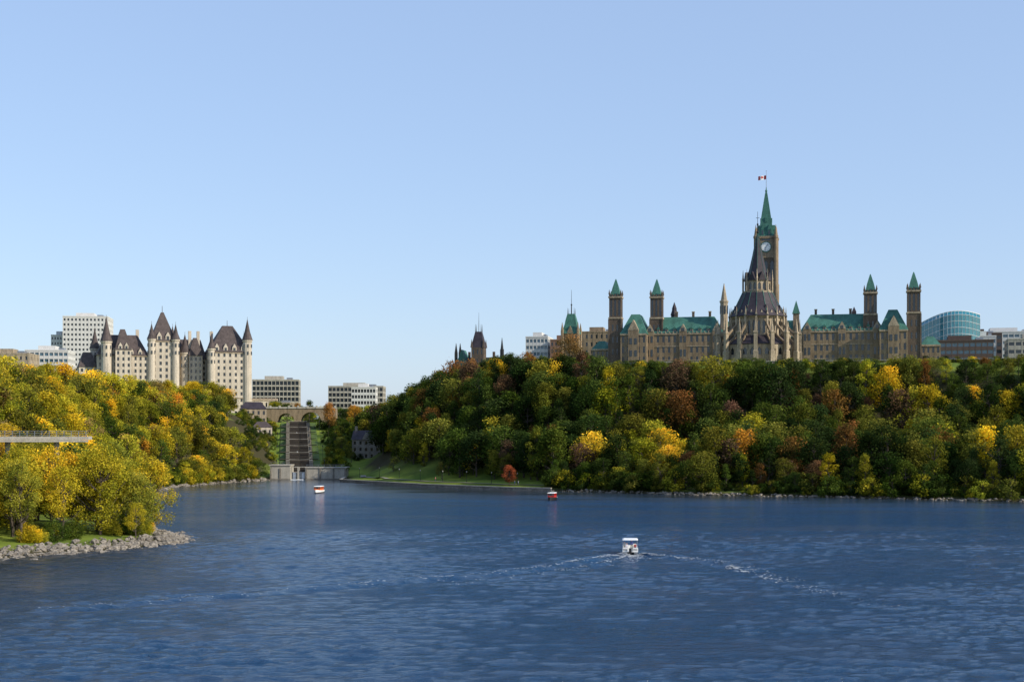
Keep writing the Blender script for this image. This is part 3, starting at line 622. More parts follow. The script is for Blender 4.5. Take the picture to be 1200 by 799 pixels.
B=Bld('stone_canal_house',-139,770,0,12,{'walls':'sandL','windows':'glass','roof':'slate'})
B.block(-8,6,0,10,14,34,5,4,5,.4,.5); B.hip('roof',-8.3,6.3,-.3,10.3,34.05,38,3,4.9); B.done()
B=Bld('stone_canal_house',-128,735,0,14,{'walls':'lime','windows':'glass','roof':'roofbr'})
B.block(-6,4,0,9,8,24,4,3,3,.4,.5); B.hip('roof',-6.3,4.3,-.3,9.3,24.05,27,3,4.4); B.done()

B=Bld('lookout_deck',-107,300,0,10,{'slab':'conc','rails':'steel','columns':'conc','pipe':'conc'})
B.box('slab',-30,17,0,7,19.0,19.7); B.box('pipe',-30,17,-.35,-.05,18.5,18.95)
for x in(-20,-10,0,10): B.ring('columns',10,x,3.5,[(.6,0),(.6,19.0)])
for x in np.arange(-30,17.1,1.5): B.box('rails',x-.06,x+.06,.1,.22,19.7,20.9)
for zz in(20.0,20.4,20.8): B.box('rails',-30,17,.12,.2,zz,zz+.08)
B.done()

def wallalong(name,pts,z0f,z1f,th,m,step=6):
    B=Bld(name,0,0,0,0,{'wall':m,'coping':'conc'})
    for (xa,ya),(xb,yb) in zip(pts,pts[1:]):
        L=math.hypot(xb-xa,yb-ya); k=max(1,int(L/step))
        for i in range(k):
            p=(xa+(xb-xa)*i/k,ya+(yb-ya)*i/k); q=(xa+(xb-xa)*(i+1)/k,ya+(yb-ya)*(i+1)/k)
            z0,z1=z0f(*p),z1f(*p)
            B.beam('wall',(*p,(z0+z1)/2),(*q,(z0+z1)/2),th,z1-z0); B.beam('coping',(*p,z1+.13),(*q,z1+.13),th+.3,.25)
    B.done()
wallalong('clifftop_stone_wall',[(40,617),(62,605),(150,589),(300,546),(450,488)],lambda x,y:44,lambda x,y:50.8,.9,'rock')
wallalong('canal_quay_wall',[(-75,640),(-73,606),(-33,546),(0,513),(14,506)],lambda x,y:-1,lambda x,y:1.0,.8,'rock')
def ribbon(name,pts,w,m,dz=.12):
    P=[]
    for (xa,ya),(xb,yb) in zip(pts,pts[1:]):
        k=int(math.hypot(xb-xa,yb-ya)/2)+1
        P+=[(xa+(xb-xa)*i/k,ya+(yb-ya)*i/k) for i in range(k)]
    P.append(pts[-1]); vs=[];fs=[]
    for i,p in enumerate(P):
        q=P[min(i+1,len(P)-1)]; o=P[max(i-1,0)]; dx,dy=q[0]-o[0],q[1]-o[1]; l=math.hypot(dx,dy); nx_,ny_=-dy/l*w/2,dx/l*w/2
        hh=max(h1(p[0]+nx_,p[1]+ny_),h1(p[0]-nx_,p[1]-ny_),h1(*p))+dz
        vs+=[(p[0]+nx_,p[1]+ny_,hh),(p[0]-nx_,p[1]-ny_,hh)]
    for i in range(len(P)-1): fs.append((2*i,2*i+1,2*i+3,2*i+2))
    me=bpy.data.meshes.new(name); me.from_pydata(vs,[],fs); me.materials.append(M[m]); o=bpy.data.objects.new(name,me); COL.objects.link(o)
ribbon('riverside_path',[(-66,632),(-64,612),(-30,556),(2,522),(34,505),(60,483),(110,457)],2.4,'asph')
for i in range(8):
    t=i/7; x=-66+68*t; y=np.interp(x,[-64,-30,2],[616,560,526])
    B=Bld('street_lamp',x,y,h1(x,y),0,{'post':'blk','globe':'conc'}); B.ring('post',6,0,0,[(.13,-.3),(.09,.4),(.06,3.6),(.12,3.7)]); B.ring('globe',8,0,0,[(.1,3.7),(.2,3.9),(.18,4.1),(.05,4.3)]); B.done()

# ------------------------------------------------------------------ trees
def tree_mesh(name,Ht,R,nclump,nleaf,ls,seed,low=.22,cone_=0.0,mleaf=None,cmin=.2,cmax=.42):
    r=np.random.default_rng(seed); vs=[];fs=[]; mi=[]
    def tube(p,q,r0,r1,n=6):
        p=np.array(p,float);q=np.array(q,float); d=q-p; d/=np.linalg.norm(d)+1e-9
        u=np.cross(d,[0,0,1.0]) if abs(d[2])<.95 else np.cross(d,[1.0,0,0]); u/=np.linalg.norm(u); v=np.cross(d,u); o=len(vs)
        for c,rr in((p,r0),(q,r1)):
            for k in range(n):
                a=2*math.pi*k/n; vs.append(tuple(c+rr*(math.cos(a)*u+math.sin(a)*v)))
        for k in range(n): fs.append((o+k,o+(k+1)%n,o+n+(k+1)%n,o+n+k)); mi.append(0)
    tp=[np.array([0,0,-.8])]; k=7
    for i in range(1,k+1): tp.append(np.array([r.normal(0,.025*Ht*i/k),r.normal(0,.025*Ht*i/k),Ht*.86*i/k]))
    r0=Ht*.021
    for i in range(k): tube(tp[i],tp[i+1],r0*(1-i/k*.85),r0*(1-(i+1)/k*.85))
    cs=[]; lobes=r.uniform(.65,1.25,5); lp=r.uniform(0,6.28)
    for i in range(nclump):
        t=r.uniform(0,1)**.8; z=Ht*(low+(0.95-low)*t)
        prof=math.sin(math.pi*min(1,max(.12,(t*.84+.14))))**.6 if cone_==0 else (1-t*.85)
        a=r.uniform(0,2*math.pi); lob=lobes[int((a+lp)/(2*math.pi)*5)%5]*(1 if t<.7 else .9)
        rad=R*prof*lob*math.sqrt(r.uniform(.15,1))
        c=np.array([rad*math.cos(a),rad*math.sin(a),z+r.normal(0,.035*Ht)]); cs.append(c)
        ti=min(k-1,max(1,int((z-rad*.6)/(Ht*.86)*k))); s0=tp[ti]
        mid=(s0+c)/2+np.array([0,0,-.04*Ht]); tube(s0,mid,r0*.35,r0*.22,4); tube(mid,c,r0*.22,r0*.06,4)
    nb=len(vs)
    cs=np.array(cs); cr_=R*r.uniform(cmin,cmax,nclump); csh=r.uniform(0,1,nclump)
    idx=r.choice(nclump,nleaf,p=cr_**2/np.sum(cr_**2)); d=r.normal(size=(nleaf,3)); d/=np.linalg.norm(d,axis=1)[:,None]
    rad=cr_[idx]*(r.uniform(.1,1.0,nleaf)**.45)*(1+.28*np.abs(r.normal(size=nleaf)))
    pos=cs[idx]+d*rad[:,None]*np.array([1,1,.85])
    nrm=d*.75+r.normal(size=(nleaf,3))*.6+np.array([0,0,.35]); nrm/=np.linalg.norm(nrm,axis=1)[:,None]
    t1=np.cross(nrm,r.normal(size=(nleaf,3))); t1/=np.linalg.norm(t1,axis=1)[:,None]; t2=np.cross(nrm,t1)
    s1=(ls*r.uniform(.4,1.15,nleaf))[:,None]; s2=s1*r.uniform(.45,.85,nleaf)[:,None]
    q=np.stack([pos-t1*s1,pos-t2*s2+nrm*s1*.2,pos+t1*s1,pos+t2*s2+nrm*s1*.2],1).reshape(-1,3)
    V=np.concatenate([np.array(vs),q]); Fq=(np.arange(nleaf*4).reshape(-1,4)+nb).tolist()
    me=bpy.data.meshes.new(name); me.from_pydata(V.tolist(),[],fs+Fq)
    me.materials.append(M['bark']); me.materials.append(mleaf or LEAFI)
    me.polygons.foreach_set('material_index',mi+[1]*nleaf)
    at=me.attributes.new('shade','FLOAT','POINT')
    sh=np.clip(csh[idx]*.55+r.uniform(0,.4,nleaf)+ (pos[:,2]/Ht-.6)*.35,0,1)  # random tone per clump and leaf; crown tops painted lighter as highlights
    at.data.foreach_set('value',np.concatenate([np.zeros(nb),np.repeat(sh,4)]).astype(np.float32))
    return me
def proto_coll(name,specs):
    c=bpy.data.collections.new(name)
    for nm,me in specs:
        o=bpy.data.objects.new(nm,me); c.objects.link(o)
    return c
FAR=proto_coll('forest_tree_kinds',[
 ('a_maple',tree_mesh('a_maple',14,5.0,32,3000,.36,1)),
 ('b_oak',tree_mesh('b_oak',14,5.6,36,3200,.36,2,.16)),
 ('c_poplar',tree_mesh('c_poplar',17,3.2,30,2600,.33,3,.12,cmin=.25,cmax=.5)),
 ('d_birch',tree_mesh('d_birch',14,4.2,22,1600,.30,4,.28)),
 ('e_ash',tree_mesh('e_ash',15,4.8,24,2200,.34,5,.2,cmin=.2,cmax=.5)),
 ('f_shrub',tree_mesh('f_shrub',5,3.0,16,1200,.28,6,.08)),
 ('g_spruce',tree_mesh('g_spruce',16,3.4,34,2600,.28,8,.08,1.0)),
])
NEARM=[tree_mesh('near_maple',17,6.0,60,9500,.23,21,.20,cmin=.13,cmax=.32),tree_mesh('near_poplar',19,4.6,54,7000,.22,22,.28,cmin=.13,cmax=.34),
       tree_mesh('near_birch',16,5.0,42,4500,.21,23,.34,cmin=.13,cmax=.32),tree_mesh('near_willow',14,5.8,56,8000,.22,24,.14,cmin=.13,cmax=.32),
       tree_mesh('near_shrub',5,3.2,28,3600,.18,25,.05)]
NEAR=proto_coll('riverbank_tree_kinds',[(c+'_'+m.name,m) for c,m in zip('abcde',NEARM)])
def scatter(name,pts,coll):
    me=bpy.data.meshes.new(name); me.from_pydata([p[:3] for p in pts],[],[])
    def at(n,t,vals,key):
        a=me.attributes.new(n,t,'POINT'); a.data.foreach_set(key,np.array(vals).ravel())
    at('rz','FLOAT',np.array([p[3] for p in pts],np.float32),'value')
    at('sc','FLOAT_VECTOR',np.array([(p[4],p[4],p[5]) for p in pts],np.float32),'vector')
    at('idx','INT',np.array([p[6] for p in pts],np.int32),'value')
    at('leafcol','FLOAT_COLOR',np.array([(*p[7],1) for p in pts],np.float32),'color')
    o=bpy.data.objects.new(name,me); COL.objects.link(o)
    ng=bpy.data.node_groups.new(name,'GeometryNodeTree')
    ng.interface.new_socket('Geometry',in_out='INPUT',socket_type='NodeSocketGeometry'); ng.interface.new_socket('Geometry',in_out='OUTPUT',socket_type='NodeSocketGeometry')
    N=ng.nodes; L=ng.links; gi=N.new('NodeGroupInput'); go=N.new('NodeGroupOutput')
    ci=N.new('GeometryNodeCollectionInfo'); ci.inputs['Collection'].default_value=coll; ci.inputs['Separate Children'].default_value=True; ci.inputs['Reset Children'].default_value=True
    ip=N.new('GeometryNodeInstanceOnPoints'); ip.inputs['Pick Instance'].default_value=True
    def na(n,t):
        q=N.new('GeometryNodeInputNamedAttribute'); q.data_type=t; q.inputs['Name'].default_value=n; return q.outputs['Attribute']
    L.new(gi.outputs[0],ip.inputs['Points']); L.new(ci.outputs[0],ip.inputs['Instance']); L.new(na('idx','INT'),ip.inputs['Instance Index'])
    cx=N.new('ShaderNodeCombineXYZ'); L.new(na('rz','FLOAT'),cx.inputs['Z']); er=N.new('FunctionNodeEulerToRotation'); L.new(cx.outputs[0],er.inputs[0]); L.new(er.outputs[0],ip.inputs['Rotation'])
    L.new(na('sc','FLOAT_VECTOR'),ip.inputs['Scale']); L.new(ip.outputs[0],go.inputs[0])
    md=o.modifiers.new('scatter','NODES'); md.node_group=ng
    return o
PAL={'dg':(0.028,0.050,0.014),'g':(0.060,0.092,0.018),'ol':(0.13,0.14,0.024),'yg':(0.30,0.29,0.028),'go':(0.50,0.38,0.03),'or':(0.42,0.22,0.03),'ru':(0.16,0.085,0.03),'pu':(0.11,0.07,0.045),'tan':(0.28,0.22,0.08)}
def pick(w,r):
    ks=list(w); p=np.array([w[k] for k in ks],float); p/=p.sum(); k=ks[r.choice(len(ks),p=p)]
    c=np.array(PAL[k]); return tuple(c*r.uniform(.7,1.35)*np.array([r.uniform(.9,1.1),1,r.uniform(.8,1.2)]))
r=np.random.default_rng(5)
pts=[]
Wl={'dg':.33,'g':.27,'ol':.22,'yg':.13,'go':.06,'or':.01,'ru':.03,'pu':.02}
Wd={'dg':.38,'g':.24,'ol':.14,'yg':.07,'go':.03,'or':.012,'ru':.09,'pu':.07}
Wt={'ol':.3,'yg':.25,'go':.10,'g':.28,'dg':.15}
sp_=6.7
X,Y=np.meshgrid(np.arange(-100,520,sp_),np.arange(280,900,sp_)); X=X.ravel()+r.uniform(-3,3,X.size); Y=Y.ravel()+r.uniform(-3,3,Y.size)
D=shore(X,Y); ih_d,ih=pdist(X,Y,HILL); HH=H(X,Y)
for x,y,d,di,inn,h in zip(X,Y,D,ih_d,ih,HH):
    if d<2.5: continue
    if inn and di>3 and not (x<14 and di<26): continue
    if y>790: continue
    if x<cxl(y)+(24 if y>640 else 0) or x<-78: continue
    lawn=np.interp(x,[-75,-50,-25,-5,12,30],[26,23,22,22,9,3])
    if d<lawn: continue
    if -82<x<-63 and 640<y<704: continue
    w=Wt if (not inn and di<14) else (Wd if wob(x*.5,y*.5+30)>.2 else Wl)
    idx=int(r.choice([0,1,2,3,4,6],p=[.24,.22,.20,.14,.15,.05])); base=[14,14,17,14,15,5,16][idx]
    ht=r.uniform(9,21)
    if d<14: ht=r.uniform(7,14)
    if x>38: ht=min(ht,50.2+r.uniform(-2.5,.5)-h)
    else:
        cap=np.interp(x/y,[-.12,-.105,-.09,-.075,-.06,-.035,0,.04],[28,33,39,44,50,56,57,54]); ht=min(ht,cap+r.uniform(-4,1)-h)
    if ht<3.5: 
        if inn : continue
        idx=5; ht=r.uniform(2,3.5); base=5
    s=ht/base; sx=max(s,.66)*r.uniform(.85,1.15) if idx!=5 else s*1.2
    pts.append((x,y,h-.3,r.uniform(0,6.28),sx,s,idx,pick(w,r)))
for k in range(300):
    x=r.uniform(13,420); y=np.interp(x,[0,30,57,83,108,154,400,520],[513,498,476,463,450,427,330,283])+r.uniform(2,8)
    s=r.uniform(.5,1.4); pts.append((x,y,h1(x,y)-.2,r.uniform(0,6),s,s,5,pick({'g':.4,'ol':.35,'dg':.2,'yg':.2},r)))
for k in range(70):
    y=r.uniform(652,785); x=cxl(y)+r.uniform(13,30); 
    s=r.uniform(.5,1.1) if not(-82<x<-60 and y<704) else r.uniform(.4,.75)
    pts.append((x,y,h1(x,y)-.2,r.uniform(0,6),s,s,5,pick({'g':.4,'ol':.35,'dg':.2,'yg':.2},r)))
for (xa,ya),(xb,yb) in zip([(14,644),(62,603),(150,587),(300,543)],[(62,603),(150,587),(300,543),(520,460)]):
    L=math.hypot(xb-xa,yb-ya)
    for i in range(int(L/2.2)):
        t=i/(L/2.2); x=xa+(xb-xa)*t+r.uniform(-1,1); y=ya+(yb-ya)*t-1.5+r.uniform(-1,1)
        pts.append((x,y,47.6,r.uniform(0,6),r.uniform(.55,.8),r.uniform(.5,.72) if not(80<x<128) else .3,5,pick({'yg':.35,'ol':.35,'go':.1,'g':.25},r)))
for x,y,hh,c in [(228,705,9,'or'),(236,700,8,'ol'),(262,720,11,'go'),(250,730,7,'g'),(280,700,9,'or'),(300,690,9,'ol'),(320,720,10,'go'),(345,700,9,'g'),(212,672,5,'dg'),(216,668,4,'g'),(40,690,6,'yg'),(34,700,7,'ol'),(48,700,5,'g')]:
    pts.append((x,y,h1(x,y)-.3,r.uniform(0,6),hh/14,hh/14,int(r.integers(0,2)),tuple(np.array(PAL[c])*1.0)))
scatter('hillside_forest',pts,FAR)
pts=[]
for k in range(110):
    x=r.uniform(-190,-50); y=r.uniform(850,980)
    hh=r.uniform(7,12); pts.append((x,y,h1(x,y)-.3,r.uniform(0,6),hh/14*1.1,hh/14,int(r.integers(0,5)),pick({'g':.3,'ol':.3,'dg':.2,'yg':.15,'or':.08},r)))
scatter('city_trees',pts,FAR)

pts=[]; Wg={'go':.28,'yg':.38,'ol':.22,'g':.12,'or':.03,'tan':.04}
X,Y=np.meshgrid(np.arange(-480,-90,6.6),np.arange(330,840,6.6)); X=X.ravel()+r.uniform(-2.9,2.9,X.size); Y=Y.ravel()+r.uniform(-2.9,2.9,Y.size)
D=shore(X,Y); ld,il=pdist(X,Y,LEFT); HH=H(X,Y)
for x,y,d,di,inn,h in zip(X,Y,D,ld,il,HH):
    if d<3 or (inn and di>45) : continue
    if y>636 and x>-127-(y-640)*.22: continue
    if y>790 : continue
    idx=int(r.choice([0,1,2,3,4],p=[.28,.25,.15,.15,.17])); base=[14,14,17,14,15][idx]
    ht=r.uniform(7,14) if inn else r.uniform(9,16)
    if inn and y<560: ht*=.8
    if d<10: ht=r.uniform(6,10)
    s=ht/base; w=Wg if x<-140 or y<500 else {'go':.15,'yg':.3,'ol':.3,'g':.25,'dg':.1}
    pts.append((x,y,h-.3,r.uniform(0,6.28),max(s,.75)*r.uniform(.95,1.2),s,idx,pick(w,r)))
for k in range(150):
    t=r.uniform(0,1); x=np.interp(t,[0,.3,.5,.75,1],[-112,-125,-129,-122,-109]); y=np.interp(t,[0,.3,.5,.75,1],[405,500,538,585,626])
    x-=r.uniform(2,6); s=r.uniform(.5,1.3); pts.append((x,y,h1(x,y)-.2,r.uniform(0,6),s,s,5,pick({'g':.3,'yg':.3,'ol':.3,'go':.2},r)))
for k in range(110):
    y=r.uniform(650,790); x=cxl(y)-r.uniform(12,30); s=r.uniform(.4,.9); pts.append((x,y,h1(x,y)-.2,r.uniform(0,6),s,s,5,pick({'g':.4,'yg':.2,'ol':.3,'dg':.2},r)))
scatter('left_bank_trees',pts,FAR)

pts=[]
X,Y=np.meshgrid(np.arange(-330,-60,7),np.arange(196,332,7)); X=X.ravel()+r.uniform(-3,3,X.size); Y=Y.ravel()+r.uniform(-3,3,Y.size)
D=shore(X,Y); HH=H(X,Y)
for x,y,d,h in zip(X,Y,D,HH):
    if d<15: continue
    idx=int(r.choice([0,1,2,3],p=[.3,.2,.25,.25])); base=[17,19,16,14][idx]
    ht=r.uniform(10,18)
    if y<309: ht=min(ht,18.4-h+r.uniform(-3.5,.6))
    if abs(y-303)<4 and x>-140: continue
    if ht<5: continue
    s=ht/base
    pts.append((x,y,h-.3,r.uniform(0,6.28),s*r.uniform(.95,1.2),s,idx,pick({'go':.30,'yg':.42,'ol':.22,'g':.08,'tan':.05},r)))
for k in range(46):
    t=r.uniform(0,1); x=np.interp(t,[0,.2,.4,.6,.75,.9,1],[-130,-98,-83,-70,-62,-63,-86]); y=np.interp(t,[0,.2,.4,.6,.75,.9,1],[200,222,231,246,262,274,312])
    x-=r.uniform(6,11); y+=r.uniform(0,6) if y<262 else 0
    s=r.uniform(.35,.8); pts.append((x,y,h1(x,y)-.2,r.uniform(0,6),s,s,4,pick({'g':.35,'yg':.3,'ol':.3,'go':.1},r)))
scatter('near_bank_thicket',pts,NEAR)
def single(name,me,x,y,ht,base,col,wid=1):
    o=bpy.data.objects.new(name,me); COL.objects.link(o); s=ht/base; o.scale=(s*wid,s*wid,s); o.location=(x,y,h1(x,y)-.3); o.rotation_euler=(0,0,random.uniform(0,6.28))
    o.color=(*col,1); o.material_slots[1].link='OBJECT'; o.material_slots[1].material=LEAFO
for x,y,ht,k,c in [(-92,236,15.5,2,(.32,.30,.04)),(-84,243,15,1,(.27,.27,.04)),(-79,250,13,2,(.46,.38,.03)),(-75,259,16,0,(.36,.32,.03)),(-70,264,12,3,(.24,.25,.04)),(-70,275,14,0,(.46,.37,.03)),(-102,232,14,3,(.27,.26,.05)),(-97,243,15,1,(.26,.26,.05)),(-88,253,15.5,0,(.34,.31,.03)),(-78,285,14,3,(.24,.25,.03)),(-68,257,7,2,(.42,.36,.03))]:
    single('autumn_tree',NEARM[k],x,y,ht,[17,19,16,14][k],c)
single('red_maple_tree',FAR.objects['a_maple'].data,-1,524,7.5,14,(.30,.09,.045),1.0)
single('autumn_tree',FAR.objects['b_oak'].data,26,642,15.5,14,(.22,.14,.06),1.1)
single('autumn_tree',FAR.objects['a_maple'].data,-99,770,15,14,(.32,.17,.05),.9)
single('autumn_tree',FAR.objects['d_birch'].data,-28,568,7,14,(.14,.13,.03),1.1)
single('autumn_tree',FAR.objects['e_ash'].data,-50,600,7,15,(.1,.12,.03),1.1)
single('autumn_tree',FAR.objects['b_oak'].data,-84,700,9,14,(.12,.14,.03),1.0)
single('autumn_tree',FAR.objects['a_maple'].data,-61,676,11,14,(.10,.12,.025),1.2)
single('autumn_tree',FAR.objects['d_birch'].data,-77,682,7,14,(.12,.13,.03),1.1)

# ------------------------------------------------------------------ rocks
def rocks(name,line,count,smin,smax,off,spread):
    import bmesh
    r=np.random.default_rng(len(name)); bm=bmesh.new(); bmesh.ops.create_icosphere(bm,subdivisions=1,radius=1)
    v0=np.array([v.co[:] for v in bm.verts]); f0=np.array([[v.index for v in f.verts] for f in bm.faces]); bm.free()
    P=np.array(line,float); seg=np.linalg.norm(np.diff(P,axis=0),axis=1); cum=np.concatenate([[0],np.cumsum(seg)])
    Vs=[];Fs=[]
    for i in range(count):
        t=r.uniform(0,cum[-1]); x=np.interp(t,cum,P[:,0])+r.normal(0,spread)+off[0]; y=np.interp(t,cum,P[:,1])+r.normal(0,spread)+off[1]
        s=smin+(smax-smin)*r.random()**2.5; v=v0*(1+r.uniform(-.3,.3,(len(v0),1)))*np.array([s,s*r.uniform(.7,1),s*r.uniform(.4,.7)])
        a=r.uniform(0,6.28); c,sn=math.cos(a),math.sin(a); v=v@np.array([[c,sn,0],[-sn,c,0],[0,0,1]])
        z=max(h1(x,y),-.3)+s*.15
        if z>2.4: continue
        Fs.append(f0+len(Vs)*len(v0)); Vs.append(v+[x,y,z])
    me=bpy.data.meshes.new(name); me.from_pydata(np.concatenate(Vs).tolist(),[],np.concatenate(Fs).tolist()); me.materials.append(M['rock'])
    o=bpy.data.objects.new(name,me); COL.objects.link(o)
rocks('shoreline_rocks',[(-130,200),(-98,222),(-83,231),(-70,246),(-62,262),(-63,274),(-70,288),(-86,312)],3200,.12,.9,(-1,.8),1.7)
rocks('riprap_bank',[(14,506),(30,498),(57,476),(83,463),(108,450),(154,427),(400,330)],1300,.25,.9,(0,.6),.7)
rocks('lock_side_rocks',[(-112,415),(-125,500),(-129,538),(-122,585),(-108,629)],700,.3,1.1,(-.8,0),1.0)

# ------------------------------------------------------------------ boats
def hull(B,part,L,W,Hh,bow=1.0):
    n=10; vs=[];fs=[]
    for i in range(n+1):
        t=i/n; w=W/2*(1-max(0,(t-.45)/.55)**2.2*bow*.97); z=Hh*(1+.25*t*t); y=-L/2+L*t
        vs+=[(-w,y,z),(-w*.75,y,-.1),(0,y,-.35),(w*.75,y,-.1),(w,y,z)]
    for i in range(n):
        for j in range(4): fs.append((5*i+j,5*i+j+1,5*i+6+j,5*i+5+j))
        fs.append((5*i+4,5*i,5*i+5,5*i+9))
    fs+=[(0,1,2,3,4),tuple(5*n+j for j in(4,3,2,1,0))]
    B.add(part,vs,fs)
def pmat(shirt,pants):
    m,nt,b=newmat('clothing'); tc=nt.nodes.new('ShaderNodeTexCoord'); sp=nt.nodes.new('ShaderNodeSeparateXYZ'); nt.links.new(tc.outputs['Object'],sp.inputs[0])
    cr=nt.nodes.new('ShaderNodeValToRGB'); cr.color_ramp.interpolation='CONSTANT'; e=cr.color_ramp.elements
    e[0].position=0; e[0].color=(*pants,1); e[1].position=.47; e[1].color=(*shirt,1)
    k=e.new(.74); k.color=(.5,.3,.22,1); k=e.new(.86); k.color=(.06,.04,.03,1)
    mr=nt.nodes.new('ShaderNodeMapRange'); mr.inputs[2].default_value=2.0; nt.links.new(sp.outputs['Z'],mr.inputs[0]); nt.links.new(mr.outputs[0],cr.inputs[0]); nt.links.new(cr.outputs[0],b.inputs['Base Color']); b.inputs['Roughness'].default_value=.8
    return m
def person(x,y,z,rot,shirt,pants,sit=False):
    if sit:
        J=[(0,0,.95),(0,.02,1.2),(0,.02,1.42),(0,.02,1.53),(0,.04,1.66),(0,.04,1.76),(.19,0,1.4),(.24,.05,1.12),(.2,.28,1.05),(-.19,0,1.4),(-.24,.05,1.12),(-.2,.28,1.05),(.1,.05,.9),(.13,.45,.92),(.13,.48,.48),(.13,.62,.44),(-.1,.05,.9),(-.13,.45,.92),(-.13,.48,.48),(-.13,.62,.44)]
    else:
        J=[(0,0,.98),(0,.0,1.2),(0,0,1.42),(0,0,1.53),(0,.02,1.66),(0,.02,1.76),(.19,0,1.4),(.25,.0,1.12),(.25,.1,.88),(-.19,0,1.4),(-.25,0,1.12),(-.25,.08,.88),(.1,0,.9),(.12,.08,.5),(.12,-.04,.07),(.13,.12,.04),(-.1,0,.9),(-.12,.04,.5),(-.12,.1,.07),(-.13,.26,.04)]
    E=[(0,1),(1,2),(2,3),(3,4),(4,5),(2,6),(6,7),(7,8),(2,9),(9,10),(10,11),(0,12),(12,13),(13,14),(14,15),(0,16),(16,17),(17,18),(18,19)]
    Rr=[.14,.13,.15,.055,.1,.07,.06,.045,.035,.06,.045,.035,.09,.065,.045,.04,.09,.065,.045,.04]
    me=bpy.data.meshes.new('person'); me.from_pydata(J,E,[]); o=bpy.data.objects.new('person',me); COL.objects.link(o)
    md=o.modifiers.new('skin','SKIN')
    if not me.skin_vertices: 
        bpy.context.view_layer.objects.active=o
        try: bpy.ops.mesh.customdata_skin_add()
        except Exception: pass
    for i,v in enumerate(me.skin_vertices[0].data): v.radius=(Rr[i],Rr[i]); v.use_root=(i==0)
    s=o.modifiers.new('sub','SUBSURF'); s.levels=1; s.render_levels=1
    me.materials.append(pmat(shirt,pants)); o.location=(x,y,z); o.rotation_euler=(0,0,rot)
    return o
B=Bld('pontoon_boat',20,241,0,-4,{'pontoons':'steel','deck':'wpaint','fence':'wpaint','canopy':'wpaint','posts':'steel','seats':'wpaint','motor':'blk','console':'wpaint','stripe':'blk'})
for sx in(-.95,.95): B.beam('pontoons',(sx,-3,.12),(sx,3,.12),.6,.55); 
for sx in(-.95,.95): B.add('pontoons',[(sx-.3,3,-.1),(sx+.3,3,-.1),(sx+.3,3,.38),(sx-.3,3,.38),(sx,3.7,.4)],[(0,1,4),(1,2,4),(2,3,4),(3,0,4),(3,2,1,0)])
B.box('deck',-1.3,1.3,-3,3,.42,.52)
for a,b_,c,d in((-1.3,-1.22,-2.9,2.9),(1.22,1.3,-2.9,2.9),(-1.22,-.45,-2.95,-2.87),(.45,1.22,-2.95,-2.87),(-1.22,1.22,2.85,2.93)): B.box('fence',a,b_,c,d,.55,1.15); B.box('posts',a,b_,c,d,1.15,1.2)
B.box('stripe',-1.315,-1.302,-2.9,2.9,.8,.95); B.box('stripe',1.302,1.315,-2.9,2.9,.8,.95); B.box('stripe',-1.2,-.5,-2.965,-2.952,.75,.9); B.box('stripe',.5,1.2,-2.965,-2.952,.75,.9)
for sx in(-1.2,1.2):
    for yy in(-1.8,1.2): B.beam('posts',(sx,yy,.52),(sx,yy,2.35),.06,.06)
    B.beam('posts',(sx,-2.6,1.2),(sx,-1.8,2.3),.04,.04)
B.hip('canopy',-1.32,1.32,-2.1,1.5,2.35,2.5,.25,.3)
for x0,x1,y0,y1 in((-1.15,-.55,-2.6,-1.2),(.55,1.15,-2.6,-1.2),(-1.15,-.55,0.9,2.6),(.55,1.15,1.6,2.6)): B.box('seats',x0,x1,y0,y1,.52,.92); B.box('seats',x0 if x0<0 else x1-.12,x0+.12 if x0<0 else x1,y0,y1,.92,1.3)
B.box('console',.5,1.05,.4,.9,.52,1.3); B.hip('console',.5,1.05,.5,.9,1.3,1.55,.05,.15)
B.box('motor',-.22,.22,-3.4,-2.98,.2,1.05); B.box('motor',-.1,.1,-3.3,-3.1,-.5,.2)
B.done()
person(19.3,239.2,.1,0.1,(.5,.5,.55),(.05,.06,.1),True); person(20.7,239.1,.1,-.2,(.4,.05,.05),(.05,.05,.06),True); person(20.3,241.2,.5,0,(.08,.1,.3),(.2,.18,.14)); person(19.2,242.6,.1,3.0,(.6,.6,.58),(.06,.06,.08),True)
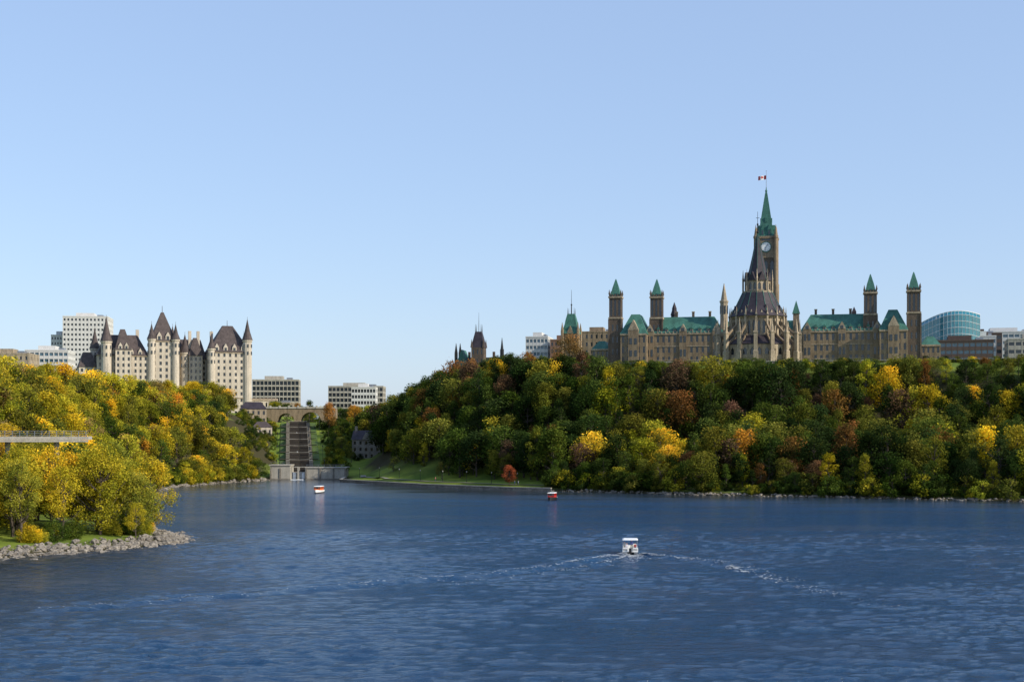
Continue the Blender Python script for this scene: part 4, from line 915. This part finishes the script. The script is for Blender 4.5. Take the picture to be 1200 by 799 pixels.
def tour(name,x,y,ang,low,hi,L=9,W=3):
    B=Bld(name,x,y,0,ang,{'hull':low,'gunwale':'wpaint','cabin':hi,'windows':'glass','roof':'wpaint','rails':'steel','mast':'steel','keel_band':'blk'})
    hull(B,'hull',L,W,.9); hull(B,'keel_band',L*1.004,W*1.012,.28)
    w=W/2-.25; y0,y1=-L*.42,L*.22
    B.box('gunwale',-W/2-.03,W/2+.03,-L/2-.03,-L/2+.1,.85,1.0)
    B.box('cabin',-w,w,y0,y1,.9,1.45); B.box('windows',-w+.06,w-.06,y0+.06,y1-.06,1.45,2.2)
    for sx in(-1,1):
        for k in range(6): yy=y0+k*(y1-y0)/5; B.box('cabin',sx*w-.06,sx*w+.06,yy-.07,yy+.07,1.45,2.2)
    for xx in(-.5,.5): B.box('cabin',xx-.05,xx+.05,y0-.02,y0+.05,1.45,2.2); B.box('cabin',xx-.05,xx+.05,y1-.05,y1+.02,1.45,2.2)
    B.hip('roof',-w-.15,w+.15,y0-.3,y1+.3,2.2,2.4,.2,.25)
    B.beam('mast',(0,y1-.6,2.4),(0,y1-.6,3.6),.07,.07); B.beam('mast',(-.4,y1-.6,3.2),(.4,y1-.6,3.2),.05,.05)
    for sx in(-1,1):
        B.beam('rails',(sx*w,y1+.4,1.0),(sx*w,y1+.4,1.7),.04,.04); B.beam('rails',(sx*w,y1+.4,1.7),(sx*.2,L/2-.3,1.9),.04,.04); B.beam('rails',(sx*.2,L/2-.3,1.1),(sx*.2,L/2-.3,1.9),.04,.04)
    B.done()
tour('tour_boat',-67,492,172,'wpaint','orp',7,2.6); tour('red_tour_boat',12.2,436,168,'blk','redp',6.5,2.4)
person(-30,558,h1(-30,558)+.1,1,(.4,.1,.1),(.05,.05,.1)); person(1,520.5,h1(1,520.5)+.1,2,(.1,.1,.3),(.1,.1,.1)); person(2.3,520,h1(2.3,520)+.1,2,(.6,.6,.6),(.05,.05,.1))

# ------------------------------------------------------------------ camera, light, sky
cam=bpy.data.cameras.new('camera'); co=bpy.data.objects.new('camera',cam); COL.objects.link(co)
co.location=(0,0,20); co.rotation_euler=(math.radians(90),0,0); cam.lens=50; cam.sensor_width=36; cam.shift_y=0.0917; cam.clip_end=20000; cam.clip_start=1
S.camera=co
az=115; el=29
w=bpy.data.worlds.new('World'); S.world=w; w.use_nodes=True; nt=w.node_tree; bg=nt.nodes['Background']
sk=nt.nodes.new('ShaderNodeTexSky'); sk.sky_type='NISHITA'; sk.sun_disc=False; sk.sun_elevation=math.radians(el); sk.sun_rotation=math.radians(az)
sk.air_density=1.0; sk.dust_density=0.8; sk.ozone_density=1.6; sk.altitude=50
hz=nt.nodes.new('ShaderNodeMix'); hz.data_type='RGBA'; hz.inputs[0].default_value=.46; hz.inputs[7].default_value=(3.5,4.8,7.5,1)   # thin high haze
nt.links.new(sk.outputs[0],hz.inputs[6]); nt.links.new(hz.outputs[2],bg.inputs[0]); bg.inputs[1].default_value=0.15
sl=bpy.data.lights.new('sun','SUN'); sl.energy=5.0; sl.angle=math.radians(.5); sl.color=(1,.91,.75)
so=bpy.data.objects.new('sun',sl); COL.objects.link(so)
d=Vector((math.sin(math.radians(az))*math.cos(math.radians(el)),math.cos(math.radians(az))*math.cos(math.radians(el)),math.sin(math.radians(el))))
so.rotation_euler=d.to_track_quat('Z','Y').to_euler(); so.location=(200,-100,300)
S.view_settings.view_transform='Standard'; S.view_settings.look='None'; S.view_settings.exposure=0
